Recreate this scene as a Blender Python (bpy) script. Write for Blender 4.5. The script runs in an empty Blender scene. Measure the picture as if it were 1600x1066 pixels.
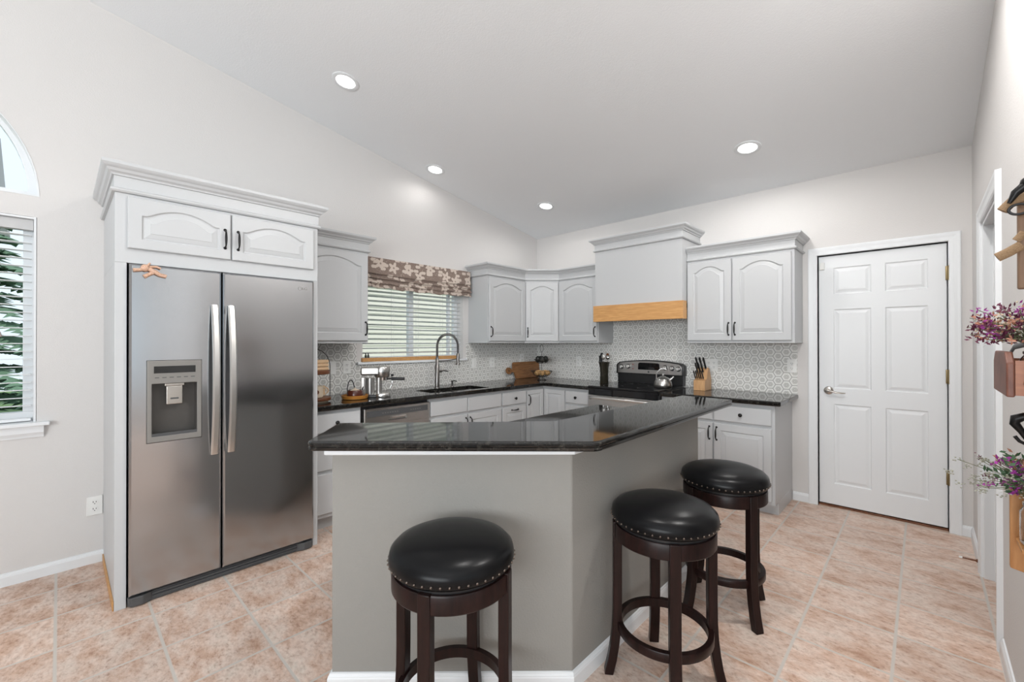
import bpy, bmesh, math, random
from mathutils import Vector, Matrix
PI = math.pi
sc = bpy.context.scene
COL = sc.collection
random.seed(7)

# ------------------------------------------------------------------ camera
cam_d = bpy.data.cameras.new('camera')
cam = bpy.data.objects.new('camera', cam_d); COL.objects.link(cam)
cam_d.sensor_width = 36.0; cam_d.sensor_fit = 'HORIZONTAL'
cam_d.lens = 36.0 * 674.35 / 1600
cam_d.clip_start = 0.02
Rv = Vector((0.72403264, 0.68976504, -0.00096294)); Uv = Vector((0.00314416, -0.00190433, 0.99999324)); Fv = Vector((-0.68975855, 0.72403077, 0.00354753))
cm = Matrix((( Rv.x, Uv.x, -Fv.x, 0), (Rv.y, Uv.y, -Fv.y, 0), (Rv.z, Uv.z, -Fv.z, 1.3675), (0, 0, 0, 1)))
cam.matrix_world = cm
sc.camera = cam

# ------------------------------------------------------------------ world, lights, exposure
sc.view_settings.view_transform = 'Standard'
sc.view_settings.look = 'None'
sc.view_settings.gamma = 1.0
sc.view_settings.use_curve_mapping = False
sc.view_settings.exposure = -0.08
w = bpy.data.worlds.new('sky'); sc.world = w; w.use_nodes = True
bg = w.node_tree.nodes['Background']
bg.inputs[0].default_value = (0.80, 0.92, 1.0, 1); bg.inputs[1].default_value = 1.2

def area(name, loc, direction, sx, sy, power, col=(1, 1, 1)):
    l = bpy.data.lights.new(name, 'AREA'); l.shape = 'RECTANGLE'; l.size = sx; l.size_y = sy
    l.energy = power; l.color = col
    o = bpy.data.objects.new(name, l); COL.objects.link(o)
    o.location = loc; o.rotation_euler = Vector(direction).to_track_quat('-Z', 'Y').to_euler()
    return o
area('added_fill_rear', (1.0, -3.72, 1.75), (-.08, 1, 1.05), 3.6, 2.0, 335, (0.93, 0.97, 1.0))  # fill lamp added behind the camera to even out the lighting
area('added_fill_side', (3.32, -0.9, 1.6), (-1, 0, 1.6), 3.6, 1.9, 5, (0.97, 0.985, 1.0))  # weak second fill lamp, added outside the unseen side opening

sun_d = bpy.data.lights.new('sun', 'SUN'); sun_d.energy = 2.6; sun_d.angle = .02; sun_d.color = (1, .97, .92)
sun = bpy.data.objects.new('sun', sun_d); COL.objects.link(sun); sun.rotation_euler = Vector((-.50, .10, -.86)).to_track_quat('-Z', 'Y').to_euler()

# ------------------------------------------------------------------ materials
def lin(c):
    c /= 255.0
    return c / 12.92 if c <= 0.04045 else ((c + 0.055) / 1.055) ** 2.4
def rgb(r, g, b): return (lin(r), lin(g), lin(b), 1)
class N:
    def __init__(s, name):
        s.m = bpy.data.materials.new(name); s.m.use_nodes = True
        s.t = s.m.node_tree; s.b = s.t.nodes['Principled BSDF']
    def n(s, typ, **kw):
        x = s.t.nodes.new(typ)
        for k, v in kw.items(): setattr(x, k, v)
        return x
    def set(s, **kw):
        for k, v in kw.items():
            s.b.inputs[k.replace('_', ' ')].default_value = v
        return s
    def l(s, a, b): s.t.links.new(a, b)
    def coord(s, scale=(1, 1, 1), kind='Object'):
        c = s.n('ShaderNodeTexCoord'); mp = s.n('ShaderNodeMapping')
        mp.inputs['Scale'].default_value = scale
        s.l(c.outputs[kind], mp.inputs[0]); return mp.outputs[0]
    def geo(s):
        g = s.n('ShaderNodeNewGeometry'); return g.outputs['Position']
    def noise(s, vec, scale, detail=3, rough=.5):
        x = s.n('ShaderNodeTexNoise'); x.inputs['Scale'].default_value = scale
        x.inputs['Detail'].default_value = detail; x.inputs['Roughness'].default_value = rough
        s.l(vec, x.inputs['Vector']); return x.outputs[0]
    def ramp(s, fac, stops, interp='LINEAR'):
        r = s.n('ShaderNodeValToRGB'); r.color_ramp.interpolation = interp
        e = r.color_ramp.elements
        while len(e) < len(stops): e.new(0.5)
        for i, (p, c) in enumerate(stops):
            e[i].position = p; e[i].color = c
        s.l(fac, r.inputs[0]); return r.outputs[0]
    def bump(s, h, strength=.2, dist=.01):
        x = s.n('ShaderNodeBump'); x.inputs['Strength'].default_value = strength; x.inputs['Distance'].default_value = dist
        s.l(h, x.inputs['Height']); s.l(x.outputs[0], s.b.inputs['Normal'])
    def math(s, op, a, b=None, c=None):
        x = s.n('ShaderNodeMath', operation=op)
        for i, v in enumerate((a, b, c)):
            if v is None: continue
            if isinstance(v, (int, float)): x.inputs[i].default_value = v
            else: s.l(v, x.inputs[i])
        return x.outputs[0]
    def mix(s, f, a, b):
        x = s.n('ShaderNodeMix', data_type='RGBA')
        for i, v in ((0, f), (6, a), (7, b)):
            if isinstance(v, (int, float, tuple)): x.inputs[i].default_value = v
            else: s.l(v, x.inputs[i])
        return x.outputs[2]
def plain(name, col, rough=.5, metal=0, **kw):
    a = N(name); a.set(Base_Color=col, Roughness=rough, Metallic=metal, **kw); return a.m
def painted(name, col, rough=.7, bs=.12, scale=260):
    a = N(name); a.set(Base_Color=col, Roughness=rough)
    a.bump(a.noise(a.geo(), scale, 2), bs, .004); return a.m
M = {}
M['wall'] = painted('wall_paint', (0.68, 0.662, 0.648, 1), .85, .25, 150)
M['ceil'] = painted('ceiling_paint', (0.855, 0.87, 0.885, 1), .9, .3, 120)
M['island'] = painted('grey_wall_paint', (0.275, 0.265, 0.245, 1), .8, .35, 130)
M['trim'] = plain('white_trim_paint', (0.79, 0.81, 0.825, 1), .35)
M['cab'] = plain('cabinet_paint', (0.53, 0.54, 0.548, 1), .38)
M['door'] = plain('door_paint', (0.79, 0.81, 0.825, 1), .4)
M['black'] = plain('black_metal', (0.015, 0.014, 0.014, 1), .38, .6)
M['blackgloss'] = plain('black_glass', (0.006, 0.006, 0.007, 1), .05)
M['blackplastic'] = plain('black_plastic', (0.012, 0.012, 0.013, 1), .4)
M['darkgrey'] = plain('dark_grey_plastic', (0.07, 0.072, 0.075, 1), .5)
M['greyplastic'] = plain('grey_plastic', (0.25, 0.24, 0.225, 1), .4, .3)
M['cavity'] = plain('dark_cavity', (0.075, 0.070, 0.065, 1), .4, .2)
M['outlet'] = plain('outlet_plastic', (0.82, 0.82, 0.80, 1), .35)
M['slot'] = plain('dark_slot', (0.05, 0.05, 0.05, 1), .6)
M['brass'] = plain('aged_brass', (0.25, 0.19, 0.10, 1), .4, 1)
M['nail'] = plain('dull_nailhead', (0.16, 0.13, 0.11, 1), .4, 1)
M['nickel'] = plain('nickel', (0.55, 0.52, 0.48, 1), .25, 1)
M['chrome'] = plain('chrome', (0.75, 0.74, 0.73, 1), .1, 1)
M['faucet'] = plain('brushed_faucet_metal', (0.22, 0.21, 0.20, 1), .3, 1)
M['handle_steel'] = plain('satin_handle_steel', (0.72, 0.71, 0.69, 1), .3, 1)
M['blind'] = plain('white_blind', (0.84, 0.85, 0.86, 1), .5)
M['blindgrey'] = plain('blind_headrail', (0.55, 0.55, 0.55, 1), .5)
M['cord'] = plain('white_cord', (0.75, 0.75, 0.74, 1), .7)
M['tassel'] = plain('grey_tassel', (0.35, 0.30, 0.26, 1), .6)
M['siding'] = plain('pale_siding', (.76, .73, .65, 1), .8)
M['white_siding'] = plain('white_siding', (0.75, 0.76, 0.76, 1), .8)
M['leather'] = plain('black_leather', (0.005, 0.005, 0.0055, 1), .28, Specular_IOR_Level=.16)
M['ceramic'] = plain('cream_ceramic', (0.62, 0.52, 0.40, 1), .3)
M['dceramic'] = plain('black_avocado_skin', (0.012, 0.014, 0.012, 1), .5)
M['onion'] = plain('tan_onion_skin', (0.62, 0.36, 0.14, 1), .4)
M['wire'] = plain('dark_wire', (0.05, 0.045, 0.04, 1), .35, .8)
M['lens'] = None
a = N('lamp_lens'); a.set(Base_Color=(1, 1, 1, 1), Emission_Color=(1, 0.98, 0.95, 1), Emission_Strength=9.0); M['lens'] = a.m
a = N('clock_display'); a.set(Base_Color=(.01, .01, .01, 1), Roughness=.1); M['display'] = a.m
a = N('glass'); a.set(Base_Color=(1, 1, 1, 1), Roughness=0.0, IOR=1.45, Transmission_Weight=1.0); M['glass'] = a.m
a = N('window_glass'); a.set(Base_Color=(1, 1, 1, 1), Roughness=0.0, IOR=1.02, Transmission_Weight=1.0); M['pane'] = a.m
a = N('smoked_glass'); a.set(Base_Color=(.05, .045, .03, 1), Roughness=0.06, Transmission_Weight=.55); M['smoke'] = a.m

# stainless steel
def steel(name, col, rough, sc_=(1, 1, 1), bs=.05):
    a = N(name); a.set(Base_Color=col, Metallic=1.0)
    v = a.coord(sc_)
    n1 = a.noise(v, 1.0, 4, .6)
    r = a.math('MULTIPLY_ADD', n1, .05, rough - .025)
    a.l(r, a.b.inputs['Roughness'])
    n3 = a.noise(a.coord((.7, .7, 9)), 1.0, 2, .5)
    a.bump(a.math('ADD', n1, a.math('MULTIPLY', n3, 1.0 if bs < .005 else 6.0)), bs, .003)
    return a.m
M['steel'] = steel('stainless_steel', (0.46, 0.47, 0.485, 1), .17, (2, 2, 900), .006)
M['steel2'] = steel('polished_steel', (0.50, 0.49, 0.475, 1), .28, (5, 5, 400), .006)
M['panelsteel'] = steel('range_panel_steel', (0.62, 0.61, 0.60, 1), .3, (3, 3, 400), .006)

# black granite
a = N('black_granite')
v = a.geo()
n1 = a.noise(v, 38, 8, .75); n2 = a.noise(v, 9, 4, .6)
vo = a.n('ShaderNodeTexVoronoi'); vo.inputs['Scale'].default_value = 240; a.l(v, vo.inputs['Vector'])
c1 = a.ramp(n1, [(.0, (.006, .006, .006, 1)), (.50, (.008, .0075, .007, 1)), (.62, (.035, .033, .028, 1)), (.76, (.11, .11, .10, 1))])
sp = a.ramp(vo.outputs['Distance'], [(.0, (1, 1, 1, 1)), (.10, (0, 0, 0, 1))])
spf = a.math('MULTIPLY', sp, a.ramp(n2, [(.5, (0, 0, 0, 1)), (.62, (.6, .6, .6, 1))]))
a.l(a.mix(spf, c1, (.22, .22, .21, 1)), a.b.inputs['Base Color'])
a.set(Roughness=.05, IOR=1.5); M['granite'] = a.m

# floor tiles
a = N('floor_tile')
g = a.geo()
T = .3388
sep = a.n('ShaderNodeSeparateXYZ'); a.l(g, sep.inputs[0])
def cell(o, off):
    s_ = a.math('DIVIDE', a.math('SUBTRACT', o, off), T)
    fr = a.math('FRACT', a.math('ADD', s_, 200.0))
    d = a.math('MINIMUM', fr, a.math('SUBTRACT', 1.0, fr))
    return a.math('MULTIPLY', d, T), a.math('FLOOR', a.math('ADD', s_, 200.0))
dx, ix = cell(sep.outputs[0], -.775); dy, iy = cell(sep.outputs[1], 2.362)
dm = a.math('MINIMUM', dx, dy)
grout = a.ramp(dm, [(.0045, (1, 1, 1, 1)), (.007, (0, 0, 0, 1))])
cb = a.n('ShaderNodeCombineXYZ'); a.l(ix, cb.inputs[0]); a.l(iy, cb.inputs[1])
wn = a.n('ShaderNodeTexWhiteNoise'); a.l(cb.outputs[0], wn.inputs['Vector'])
off = a.n('ShaderNodeVectorMath', operation='MULTIPLY_ADD'); a.l(wn.outputs['Color'], off.inputs[0]); off.inputs[1].default_value = (20, 20, 20); a.l(g, off.inputs[2])
mp = a.n('ShaderNodeMapping'); a.l(off.outputs[0], mp.inputs[0]); mp.inputs['Rotation'].default_value = (0, 0, math.radians(43.6)); mp.inputs['Scale'].default_value = (1.0, 1.7, 1)
na = a.noise(mp.outputs[0], 5.5, 6, .65); nb = a.noise(mp.outputs[0], 34, 8, .78); nc = a.noise(mp.outputs[0], 2.0, 2, .5)
base = a.ramp(na, [(.30, (.47, .29, .20, 1)), (.42, (.62, .44, .345, 1)), (.55, (.71, .57, .49, 1)), (.72, (.67, .585, .51, 1))])
det = a.ramp(nb, [(.30, (.42, .30, .24, 1)), (.42, (.82, .76, .72, 1)), (.52, (.97, .96, .95, 1)), (.65, (1.08, 1.08, 1.08, 1))])
mu = a.n('ShaderNodeMix', data_type='RGBA', blend_type='MULTIPLY'); mu.inputs[0].default_value = 1.0
a.l(base, mu.inputs[6]); a.l(det, mu.inputs[7])
tone = a.math('MULTIPLY_ADD', wn.outputs['Value'], .14, .93)
hs = a.n('ShaderNodeHueSaturation'); a.l(tone, hs.inputs['Value']); a.l(mu.outputs[2], hs.inputs['Color'])
a.l(a.mix(grout, hs.outputs[0], (.58, .53, .48, 1)), a.b.inputs['Base Color'])
a.set(Roughness=.42, Specular_IOR_Level=.35)
hh = a.math('SUBTRACT', a.math('MULTIPLY', nb, .25), grout)
a.bump(hh, .25, .002); M['tile'] = a.m

# hexagon mosaic backsplash (flat-topped hexagons, ring pattern); axes: which coordinate runs along the wall
def hexmat(name, axis):
    a = N(name)
    g = a.geo(); s = a.n('ShaderNodeSeparateXYZ'); a.l(g, s.inputs[0])
    H = .0722; W_ = H * math.sqrt(3)
    px = a.math('ADD', s.outputs[axis], 10.0); pz = a.math('ADD', s.outputs[2], 0.02)
    def loc(o, per, sh):
        return a.math('SUBTRACT', a.math('MULTIPLY', a.math('FRACT', a.math('DIVIDE', a.math('ADD', o, sh), per)), per), per / 2)
    ax, az = loc(px, W_, 0), loc(pz, H, 0); bx, bz = loc(px, W_, W_ / 2), loc(pz, H, H / 2)
    def hd(x, z):
        X_ = a.math('ABSOLUTE', x); Z_ = a.math('ABSOLUTE', z)
        return a.math('MAXIMUM', Z_, a.math('ADD', a.math('MULTIPLY', X_, .8660254), a.math('MULTIPLY', Z_, .5)))
    h = a.math('DIVIDE', a.math('MINIMUM', hd(ax, az), hd(bx, bz)), H / 2)
    wh = (.82, .815, .79, 1); gr = (.40, .395, .375, 1)
    c = a.ramp(h, [(.12, wh), (.15, (.42, .415, .39, 1)), (.24, (.42, .415, .39, 1)), (.28, (.66, .655, .63, 1)), (.43, (.66, .655, .63, 1)), (.45, (.45, .445, .42, 1)), (.52, (.45, .445, .42, 1)), (.55, wh), (.90, wh), (.94, gr), (1.0, gr)])
    a.l(c, a.b.inputs['Base Color']); a.set(Roughness=.22)
    hb = a.ramp(h, [(.84, (1, 1, 1, 1)), (.92, (0, 0, 0, 1))]); a.bump(hb, .3, .001)
    return a.m
M['hexL'] = hexmat('hex_mosaic_left', 1); M['hexB'] = hexmat('hex_mosaic_back', 0)

def wood(name, c0, c1, scale=(1, 8, 8), rough=.4, sc2=6):
    a = N(name); v = a.coord(scale)
    n1 = a.noise(v, sc2, 6, .6)
    a.l(a.ramp(n1, [(.3, c0), (.7, c1)]), a.b.inputs['Base Color']); a.set(Roughness=rough)
    return a.m
M['pine'] = wood('pine_wood', (.50, .25, .085, 1), (.68, .38, .15, 1), (1.2, 14, 14), .45)
M['darkwood'] = wood('espresso_wood', (.007, .0032, .0028, 1), (.020, .0075, .0062, 1), (9, 9, 1.2), .33)
M['walnut'] = wood('walnut_wood', (.10, .030, .010, 1), (.20, .07, .025, 1), (10, 2, 10), .35)
_dw = M['darkwood'].node_tree.nodes['Principled BSDF']; _dw.inputs['Specular IOR Level'].default_value = .22
M['maple'] = wood('maple_wood', (.50, .27, .12, 1), (.66, .40, .20, 1), (10, 10, 1.5), .4)
M['boardwood'] = wood('cutting_board_wood', (.16, .065, .022, 1), (.34, .16, .06, 1), (12, 1.5, 12), .45)
M['orangewood'] = wood('orange_wood', (.40, .17, .05, 1), (.55, .27, .10, 1), (12, 12, 1.5), .45)
M['boxwood'] = wood('red_brown_box_wood', (.24, .07, .022, 1), (.36, .12, .04, 1), (2, 2, 18), .4)
M['boxend'] = wood('dark_box_end_wood', (.11, .035, .022, 1), (.20, .075, .045, 1), (14, 4, 4), .5)
M['brownboard'] = wood('grey_brown_board_wood', (.15, .085, .050, 1), (.25, .15, .09, 1), (12, 12, 1.5), .6)
M['burlap'] = wood('burlap_cloth', (.22, .135, .07, 1), (.36, .24, .14, 1), (60, 60, 60), .9)
M['trayrim'] = plain('amber_tray_wood', (.45, .19, .035, 1), .35)
M['figure'] = wood('tan_figure', (.48, .26, .14, 1), (.72, .50, .40, 1), (25, 25, 25), .6)
M['bread'] = wood('pale_wood_block', (.62, .40, .22, 1), (.75, .55, .35, 1), (3, 3, 40), .6)

# roman shade fabric: cream blossoms and leaves on taupe
a = N('floral_fabric')
g = a.geo(); s = a.n('ShaderNodeSeparateXYZ'); a.l(g, s.inputs[0])
cb = a.n('ShaderNodeCombineXYZ'); a.l(s.outputs[1], cb.inputs[0]); a.l(s.outputs[2], cb.inputs[1])
def blossoms(scale, r0, lobes, rnd=.8):
    vo = a.n('ShaderNodeTexVoronoi', voronoi_dimensions='2D'); vo.inputs['Scale'].default_value = scale; vo.inputs['Randomness'].default_value = rnd
    a.l(cb.outputs[0], vo.inputs['Vector'])
    sv = a.n('ShaderNodeVectorMath', operation='SCALE'); a.l(cb.outputs[0], sv.inputs[0]); sv.inputs['Scale'].default_value = 1.0
    d = a.n('ShaderNodeVectorMath', operation='SUBTRACT'); a.l(sv.outputs[0], d.inputs[0]); a.l(vo.outputs['Position'], d.inputs[1])
    s2 = a.n('ShaderNodeSeparateXYZ'); a.l(d.outputs[0], s2.inputs[0])
    an = a.math('ARCTAN2', s2.outputs[1], s2.outputs[0])
    le = a.n('ShaderNodeVectorMath', operation='LENGTH'); a.l(d.outputs[0], le.inputs[0])
    rr = a.math('MULTIPLY_ADD', a.math('COSINE', a.math('MULTIPLY', an, float(lobes))), r0 * .28, r0 * .8)
    return a.math('LESS_THAN', le.outputs['Value'], rr), a.math('LESS_THAN', le.outputs['Value'], r0 * .17)
f1, k1 = blossoms(6.5, .055, 5, .7); f2, k2 = blossoms(12.0, .026, 2, 1.0)
nl = a.noise(cb.outputs[0], 30, 2, .5); lf = a.math('LESS_THAN', a.math('ABSOLUTE', a.math('SUBTRACT', nl, .47)), .008)
f = a.math('MAXIMUM', a.math('MAXIMUM', f1, f2), a.math('MULTIPLY', lf, .6)); f = a.math('SUBTRACT', f, a.math('MULTIPLY', k1, .8))
a.l(a.mix(f, (.235, .175, .145, 1), (.62, .53, .46, 1)), a.b.inputs['Base Color']); a.set(Roughness=.9)
M['fabric'] = a.m

# tree foliage, flowers
M['needles'] = plain('green_needles', (.12, .21, .14, 1), .8)
M['lawn'] = plain('lawn_grass', (.10, .18, .06, 1), .9)
M['stem'] = plain('olive_stem', (.14, .15, .08, 1), .8)
M['magenta'] = plain('magenta_petals', (.30, .03, .26, 1), .8)
M['plum'] = plain('plum_petals', (.11, .015, .045, 1), .8)
M['cream'] = plain('cream_petals', (.70, .58, .44, 1), .8)
M['peach'] = plain('peach_petals', (.42, .19, .12, 1), .8)
M['sage'] = plain('sage_petals', (.30, .30, .24, 1), .8)
M['leaf'] = plain('green_leaf', (.05, .11, .05, 1), .7)

# ------------------------------------------------------------------ mesh helpers
def prop(o, label=None, cat=None, group=None, kind=None):
    if label: o['label'] = label
    if cat: o['category'] = cat
    if group: o['group'] = group
    if kind: o['kind'] = kind
    return o
def thing(name, label, cat, loc=(0, 0, 0), rz=0, group=None):
    o = bpy.data.objects.new(name, None); COL.objects.link(o); o.empty_display_size = .05
    o.location = loc; o.rotation_euler = (0, 0, rz)
    return prop(o, label, cat, group)
def mat_of(o):
    m = Matrix.Translation(o.location) @ o.rotation_euler.to_matrix().to_4x4()
    return mat_of(o.parent) @ m if o.parent else m

class B:
    def __init__(s): s.bm = bmesh.new()
    def box(s, x0, x1, y0, y1, z0, z1, bev=0, seg=2):
        r = bmesh.ops.create_cube(s.bm, size=1.0)
        for v in r['verts']:
            v.co = Vector(((x0 + x1) / 2 + v.co.x * (x1 - x0), (y0 + y1) / 2 + v.co.y * (y1 - y0), (z0 + z1) / 2 + v.co.z * (z1 - z0)))
        if bev:
            es = list({e for v in r['verts'] for e in v.link_edges})
            bmesh.ops.bevel(s.bm, geom=es, offset=bev, segments=seg, profile=.5, affect='EDGES')
        return s
    def prism(s, pts, z0, z1, axis='z', bev=0):
        def P(p, h):
            if axis == 'z': return Vector((p[0], p[1], h))
            if axis == 'y': return Vector((p[0], h, p[1]))
            return Vector((h, p[0], p[1]))
        a_ = [s.bm.verts.new(P(p, z0)) for p in pts]; b_ = [s.bm.verts.new(P(p, z1)) for p in pts]
        n = len(pts); fs = [s.bm.faces.new(a_), s.bm.faces.new(b_[::-1])]
        for i in range(n): fs.append(s.bm.faces.new((a_[i], b_[i], b_[(i + 1) % n], a_[(i + 1) % n])))
        if bev:
            es = list({e for f in fs for e in f.edges})
            bmesh.ops.bevel(s.bm, geom=es, offset=bev, segments=2, profile=.5, affect='EDGES')
        return s
    def lathe(s, prof, c=(0, 0, 0), n=32, axis='z', cap=True, a0=0, a1=2 * PI):
        rings = []; c = Vector(c); full = abs(a1 - a0 - 2 * PI) < 1e-6
        for r, h in prof:
            ring = []
            for i in range(n if full else n + 1):
                t = a0 + (a1 - a0) * i / n; x, y = r * math.cos(t), r * math.sin(t)
                p = {'z': (x, y, h), 'y': (x, h, y), 'x': (h, x, y)}[axis]
                ring.append(s.bm.verts.new(c + Vector(p)))
            rings.append(ring)
        m = n if full else n
        for k in range(len(rings) - 1):
            A, C_ = rings[k], rings[k + 1]
            for i in range(m):
                j = (i + 1) % len(A)
                s.bm.faces.new((A[i], A[j], C_[j], C_[i]))
        if cap and full:
            for ring, (r, h) in ((rings[0], prof[0]), (rings[-1], prof[-1])):
                if r > 1e-5: s.bm.faces.new(ring)
        return s
    def tube(s, pts, r, n=10, closed=False, sq=None, cap=True):
        """sweep a circle (or ellipse sq=(a,b)) along pts; r may be a list"""
        P = [Vector(p) for p in pts]; m = len(P); rings = []
        up = Vector((0, 0, 1)); prev = None
        for i in range(m):
            if closed: t = (P[(i + 1) % m] - P[i - 1]).normalized()
            else: t = (P[min(i + 1, m - 1)] - P[max(i - 1, 0)]).normalized()
            if prev is None:
                u = t.cross(up)
                if u.length < .05: u = t.cross(Vector((0, 1, 0)))
                u.normalize()
            else:
                u = prev - t * prev.dot(t); u.normalize()
            prev = u; v = t.cross(u)
            rr = r[i] if isinstance(r, (list, tuple)) else r
            a_, b_ = (rr * sq[0], rr * sq[1]) if sq else (rr, rr)
            rings.append([s.bm.verts.new(P[i] + u * a_ * math.cos(2 * PI * k / n) + v * b_ * math.sin(2 * PI * k / n)) for k in range(n)])
        for i in range(m if closed else m - 1):
            A, C_ = rings[i], rings[(i + 1) % m]
            for k in range(n): s.bm.faces.new((A[k], A[(k + 1) % n], C_[(k + 1) % n], C_[k]))
        if cap and not closed: s.bm.faces.new(rings[0][::-1]); s.bm.faces.new(rings[-1])
        return s
    def ball(s, c, r, sub=2, sc_=(1, 1, 1)):
        r_ = bmesh.ops.create_icosphere(s.bm, subdivisions=sub, radius=1.0)
        for v in r_['verts']: v.co = Vector((c[0] + v.co.x * r * sc_[0], c[1] + v.co.y * r * sc_[1], c[2] + v.co.z * r * sc_[2]))
        return s
    def obj(s, name, m, parent=None, world=False, smooth=None, bevel=0, bseg=2):
        bmesh.ops.recalc_face_normals(s.bm, faces=s.bm.faces[:])
        me = bpy.data.meshes.new(name); s.bm.to_mesh(me); s.bm.free()
        if world and parent: me.transform(mat_of(parent).inverted())
        ms = m if isinstance(m, list) else [m]
        for x in ms: me.materials.append(x)
        if smooth is not None:
            me.polygons.foreach_set('use_smooth', [True] * len(me.polygons))
            me.set_sharp_from_angle(angle=math.radians(smooth))
        o = bpy.data.objects.new(name, me); COL.objects.link(o)
        if parent: o.parent = parent
        if bevel:
            bv = o.modifiers.new('bevel', 'BEVEL'); bv.width = bevel; bv.segments = bseg; bv.limit_method = 'ANGLE'; bv.angle_limit = math.radians(40)
            bv.harden_normals = False
        return o
def bx(name, m, parent, x0, x1, y0, y1, z0, z1, bev=.0015, **kw):
    return B().box(x0, x1, y0, y1, z0, z1, bev).obj(name, m, parent, **kw)
def struct(o): o['kind'] = 'structure'; return o

def loop_edges(vs): return [vs[i].link_edges for i in range(len(vs))]
def faced(bm, loops3d):
    """fill the region bounded by the outer loop and hole loops; returns list of vertex loops"""
    out = []; edges = []
    for lp in loops3d:
        vs = [bm.verts.new(p) for p in lp]
        for i in range(len(vs)): edges.append(bm.edges.new((vs[i], vs[(i + 1) % len(vs)])))
        out.append(vs)
    bmesh.ops.triangle_fill(bm, use_beauty=True, use_dissolve=False, edges=edges)
    return out
def bridge(bm, A, C):
    n = len(A)
    for i in range(n):
        try: bm.faces.new((A[i], A[(i + 1) % n], C[(i + 1) % n], C[i]))
        except ValueError: pass

def wall_holes(name, m, outer, holes, f_front, f_back):
    bm_ = B(); bm = bm_.bm
    F = faced(bm, [[f_front(p) for p in lp] for lp in [outer] + holes])
    K = faced(bm, [[f_back(p) for p in lp] for lp in [outer] + holes])
    for a_, b_ in zip(F, K): bridge(bm, a_, b_)
    return struct(bm_.obj(name, m))
def rect(x0, x1, z0, z1): return [(x0, z0), (x1, z0), (x1, z1), (x0, z1)]

def mitres(path, closed):
    n = len(path); out = []
    for i in range(n):
        p = Vector(path[i]); d1 = d2 = None
        if closed or i > 0: d1 = (p - Vector(path[i - 1])).normalized()
        if closed or i < n - 1: d2 = (Vector(path[(i + 1) % n]) - p).normalized()
        d1 = d1 or d2; d2 = d2 or d1
        n1 = Vector((d1.y, -d1.x)); n2 = Vector((d2.y, -d2.x))
        b = (n1 + n2).normalized(); out.append(b / max(.2, b.dot(n1)))
    return out
def sweep(path, prof, z, closed=False, i0=0, i1=None):
    """profile [(outward, up)] swept along a plan path, outward = right of travel"""
    b = B(); mt = mitres(path, closed); n = len(path)
    idx = list(range(n)) if closed else list(range(i0, (i1 if i1 is not None else n - 1) + 1))
    rings = []
    for i in idx:
        rings.append([b.bm.verts.new((path[i][0] + mt[i].x * o, path[i][1] + mt[i].y * o, z + h)) for o, h in prof])
    k = len(prof)
    for q in range(len(rings) if closed else len(rings) - 1):
        A, C = rings[q], rings[(q + 1) % len(rings)]
        for j in range(k): b.bm.faces.new((A[j], A[(j + 1) % k], C[(j + 1) % k], C[j]))
    if not closed: b.bm.faces.new(rings[0][::-1]); b.bm.faces.new(rings[-1])
    return b
def slab(name, m, poly, ztop, prof, parent=None, holes=[], smooth=None):
    """stone slab: CCW plan polygon is the outer nose line; prof = [(inset, depth below top)] from top edge to bottom edge"""
    b = B(); bm = b.bm; mt = mitres(poly, True); rings = []
    for ins, dz in prof:
        rings.append([(p[0] - mt[i].x * ins, p[1] - mt[i].y * ins, ztop - dz) for i, p in enumerate(poly)])
    hz = [[(x, y, ztop) for x, y in h] for h in holes]; hb = [[(x, y, ztop - prof[-1][1]) for x, y in h] for h in holes]
    t = faced(bm, [rings[0]] + hz); u = faced(bm, [rings[-1]] + hb)
    prev = t[0]
    for r in rings[1:-1]:
        vs = [bm.verts.new(p) for p in r]; bridge(bm, prev, vs); prev = vs
    bridge(bm, prev, u[0])
    for a_, c_ in zip(t[1:], u[1:]): bridge(bm, a_, c_)
    return b.obj(name, m, parent, smooth=smooth)

def arch_outline(x0, x1, z0, z1, rise, n=20):
    """door-panel outline generator; z1 = top of arch, corners lower by rise"""
    def f(ins):
        a0, a1, b0, b1 = x0 + ins, x1 - ins, z0 + ins, z1 - ins
        pts = [(a0, b0), (a1, b0)]
        if rise <= 0: return pts + [(a1, b1), (a0, b1)]
        c, hw = (a0 + a1) / 2, (a1 - a0) / 2
        for i in range(n + 1):
            t = 1 - 2 * i / n
            q = min(1, abs(t) / .86)
            pts.append((c + t * hw, b1 - rise + rise * (1 - q * q) if q < 1 else b1 - rise))
        return pts
    return f
PANEL = [(.0, .0), (.002, .002), (.005, .0075), (.010, .0085), (.014, .0065), (.036, .0022), (.038, .0004)]
def panel_slab(x0, x1, z0, z1, yb, T, panels, prof=PANEL, edge=.004):
    """local door leaf; back at yb, front at yb-T (front faces -y)"""
    b = B(); bm = b.bm; yf = yb - T
    e = edge
    outer = [(x0 + e, z0 + e), (x1 - e, z0 + e), (x1 - e, z1 - e), (x0 + e, z1 - e)]
    loops = [[(p[0], yf, p[1]) for p in outer]] + [[(p[0], yf + prof[0][1], p[1]) for p in f(0)] for f in panels]
    F = faced(bm, loops)
    o2 = [bm.verts.new((p[0], yf + e, p[1])) for p in rect(x0, x1, z0, z1)]
    o3 = [bm.verts.new((p[0], yb, p[1])) for p in rect(x0, x1, z0, z1)]
    bridge(bm, F[0], o2); bridge(bm, o2, o3); bm.faces.new(o3)
    for f, vs in zip(panels, F[1:]):
        prev = vs
        for ins, d in prof[1:]:
            nv = [bm.verts.new((p[0], yf + d, p[1])) for p in f(ins)]
            bridge(bm, prev, nv); prev = nv
        bmesh.ops.triangle_fill(bm, use_beauty=True, edges=[bm.edges.get((prev[i], prev[(i + 1) % len(prev)])) for i in range(len(prev))])
    return b

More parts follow.
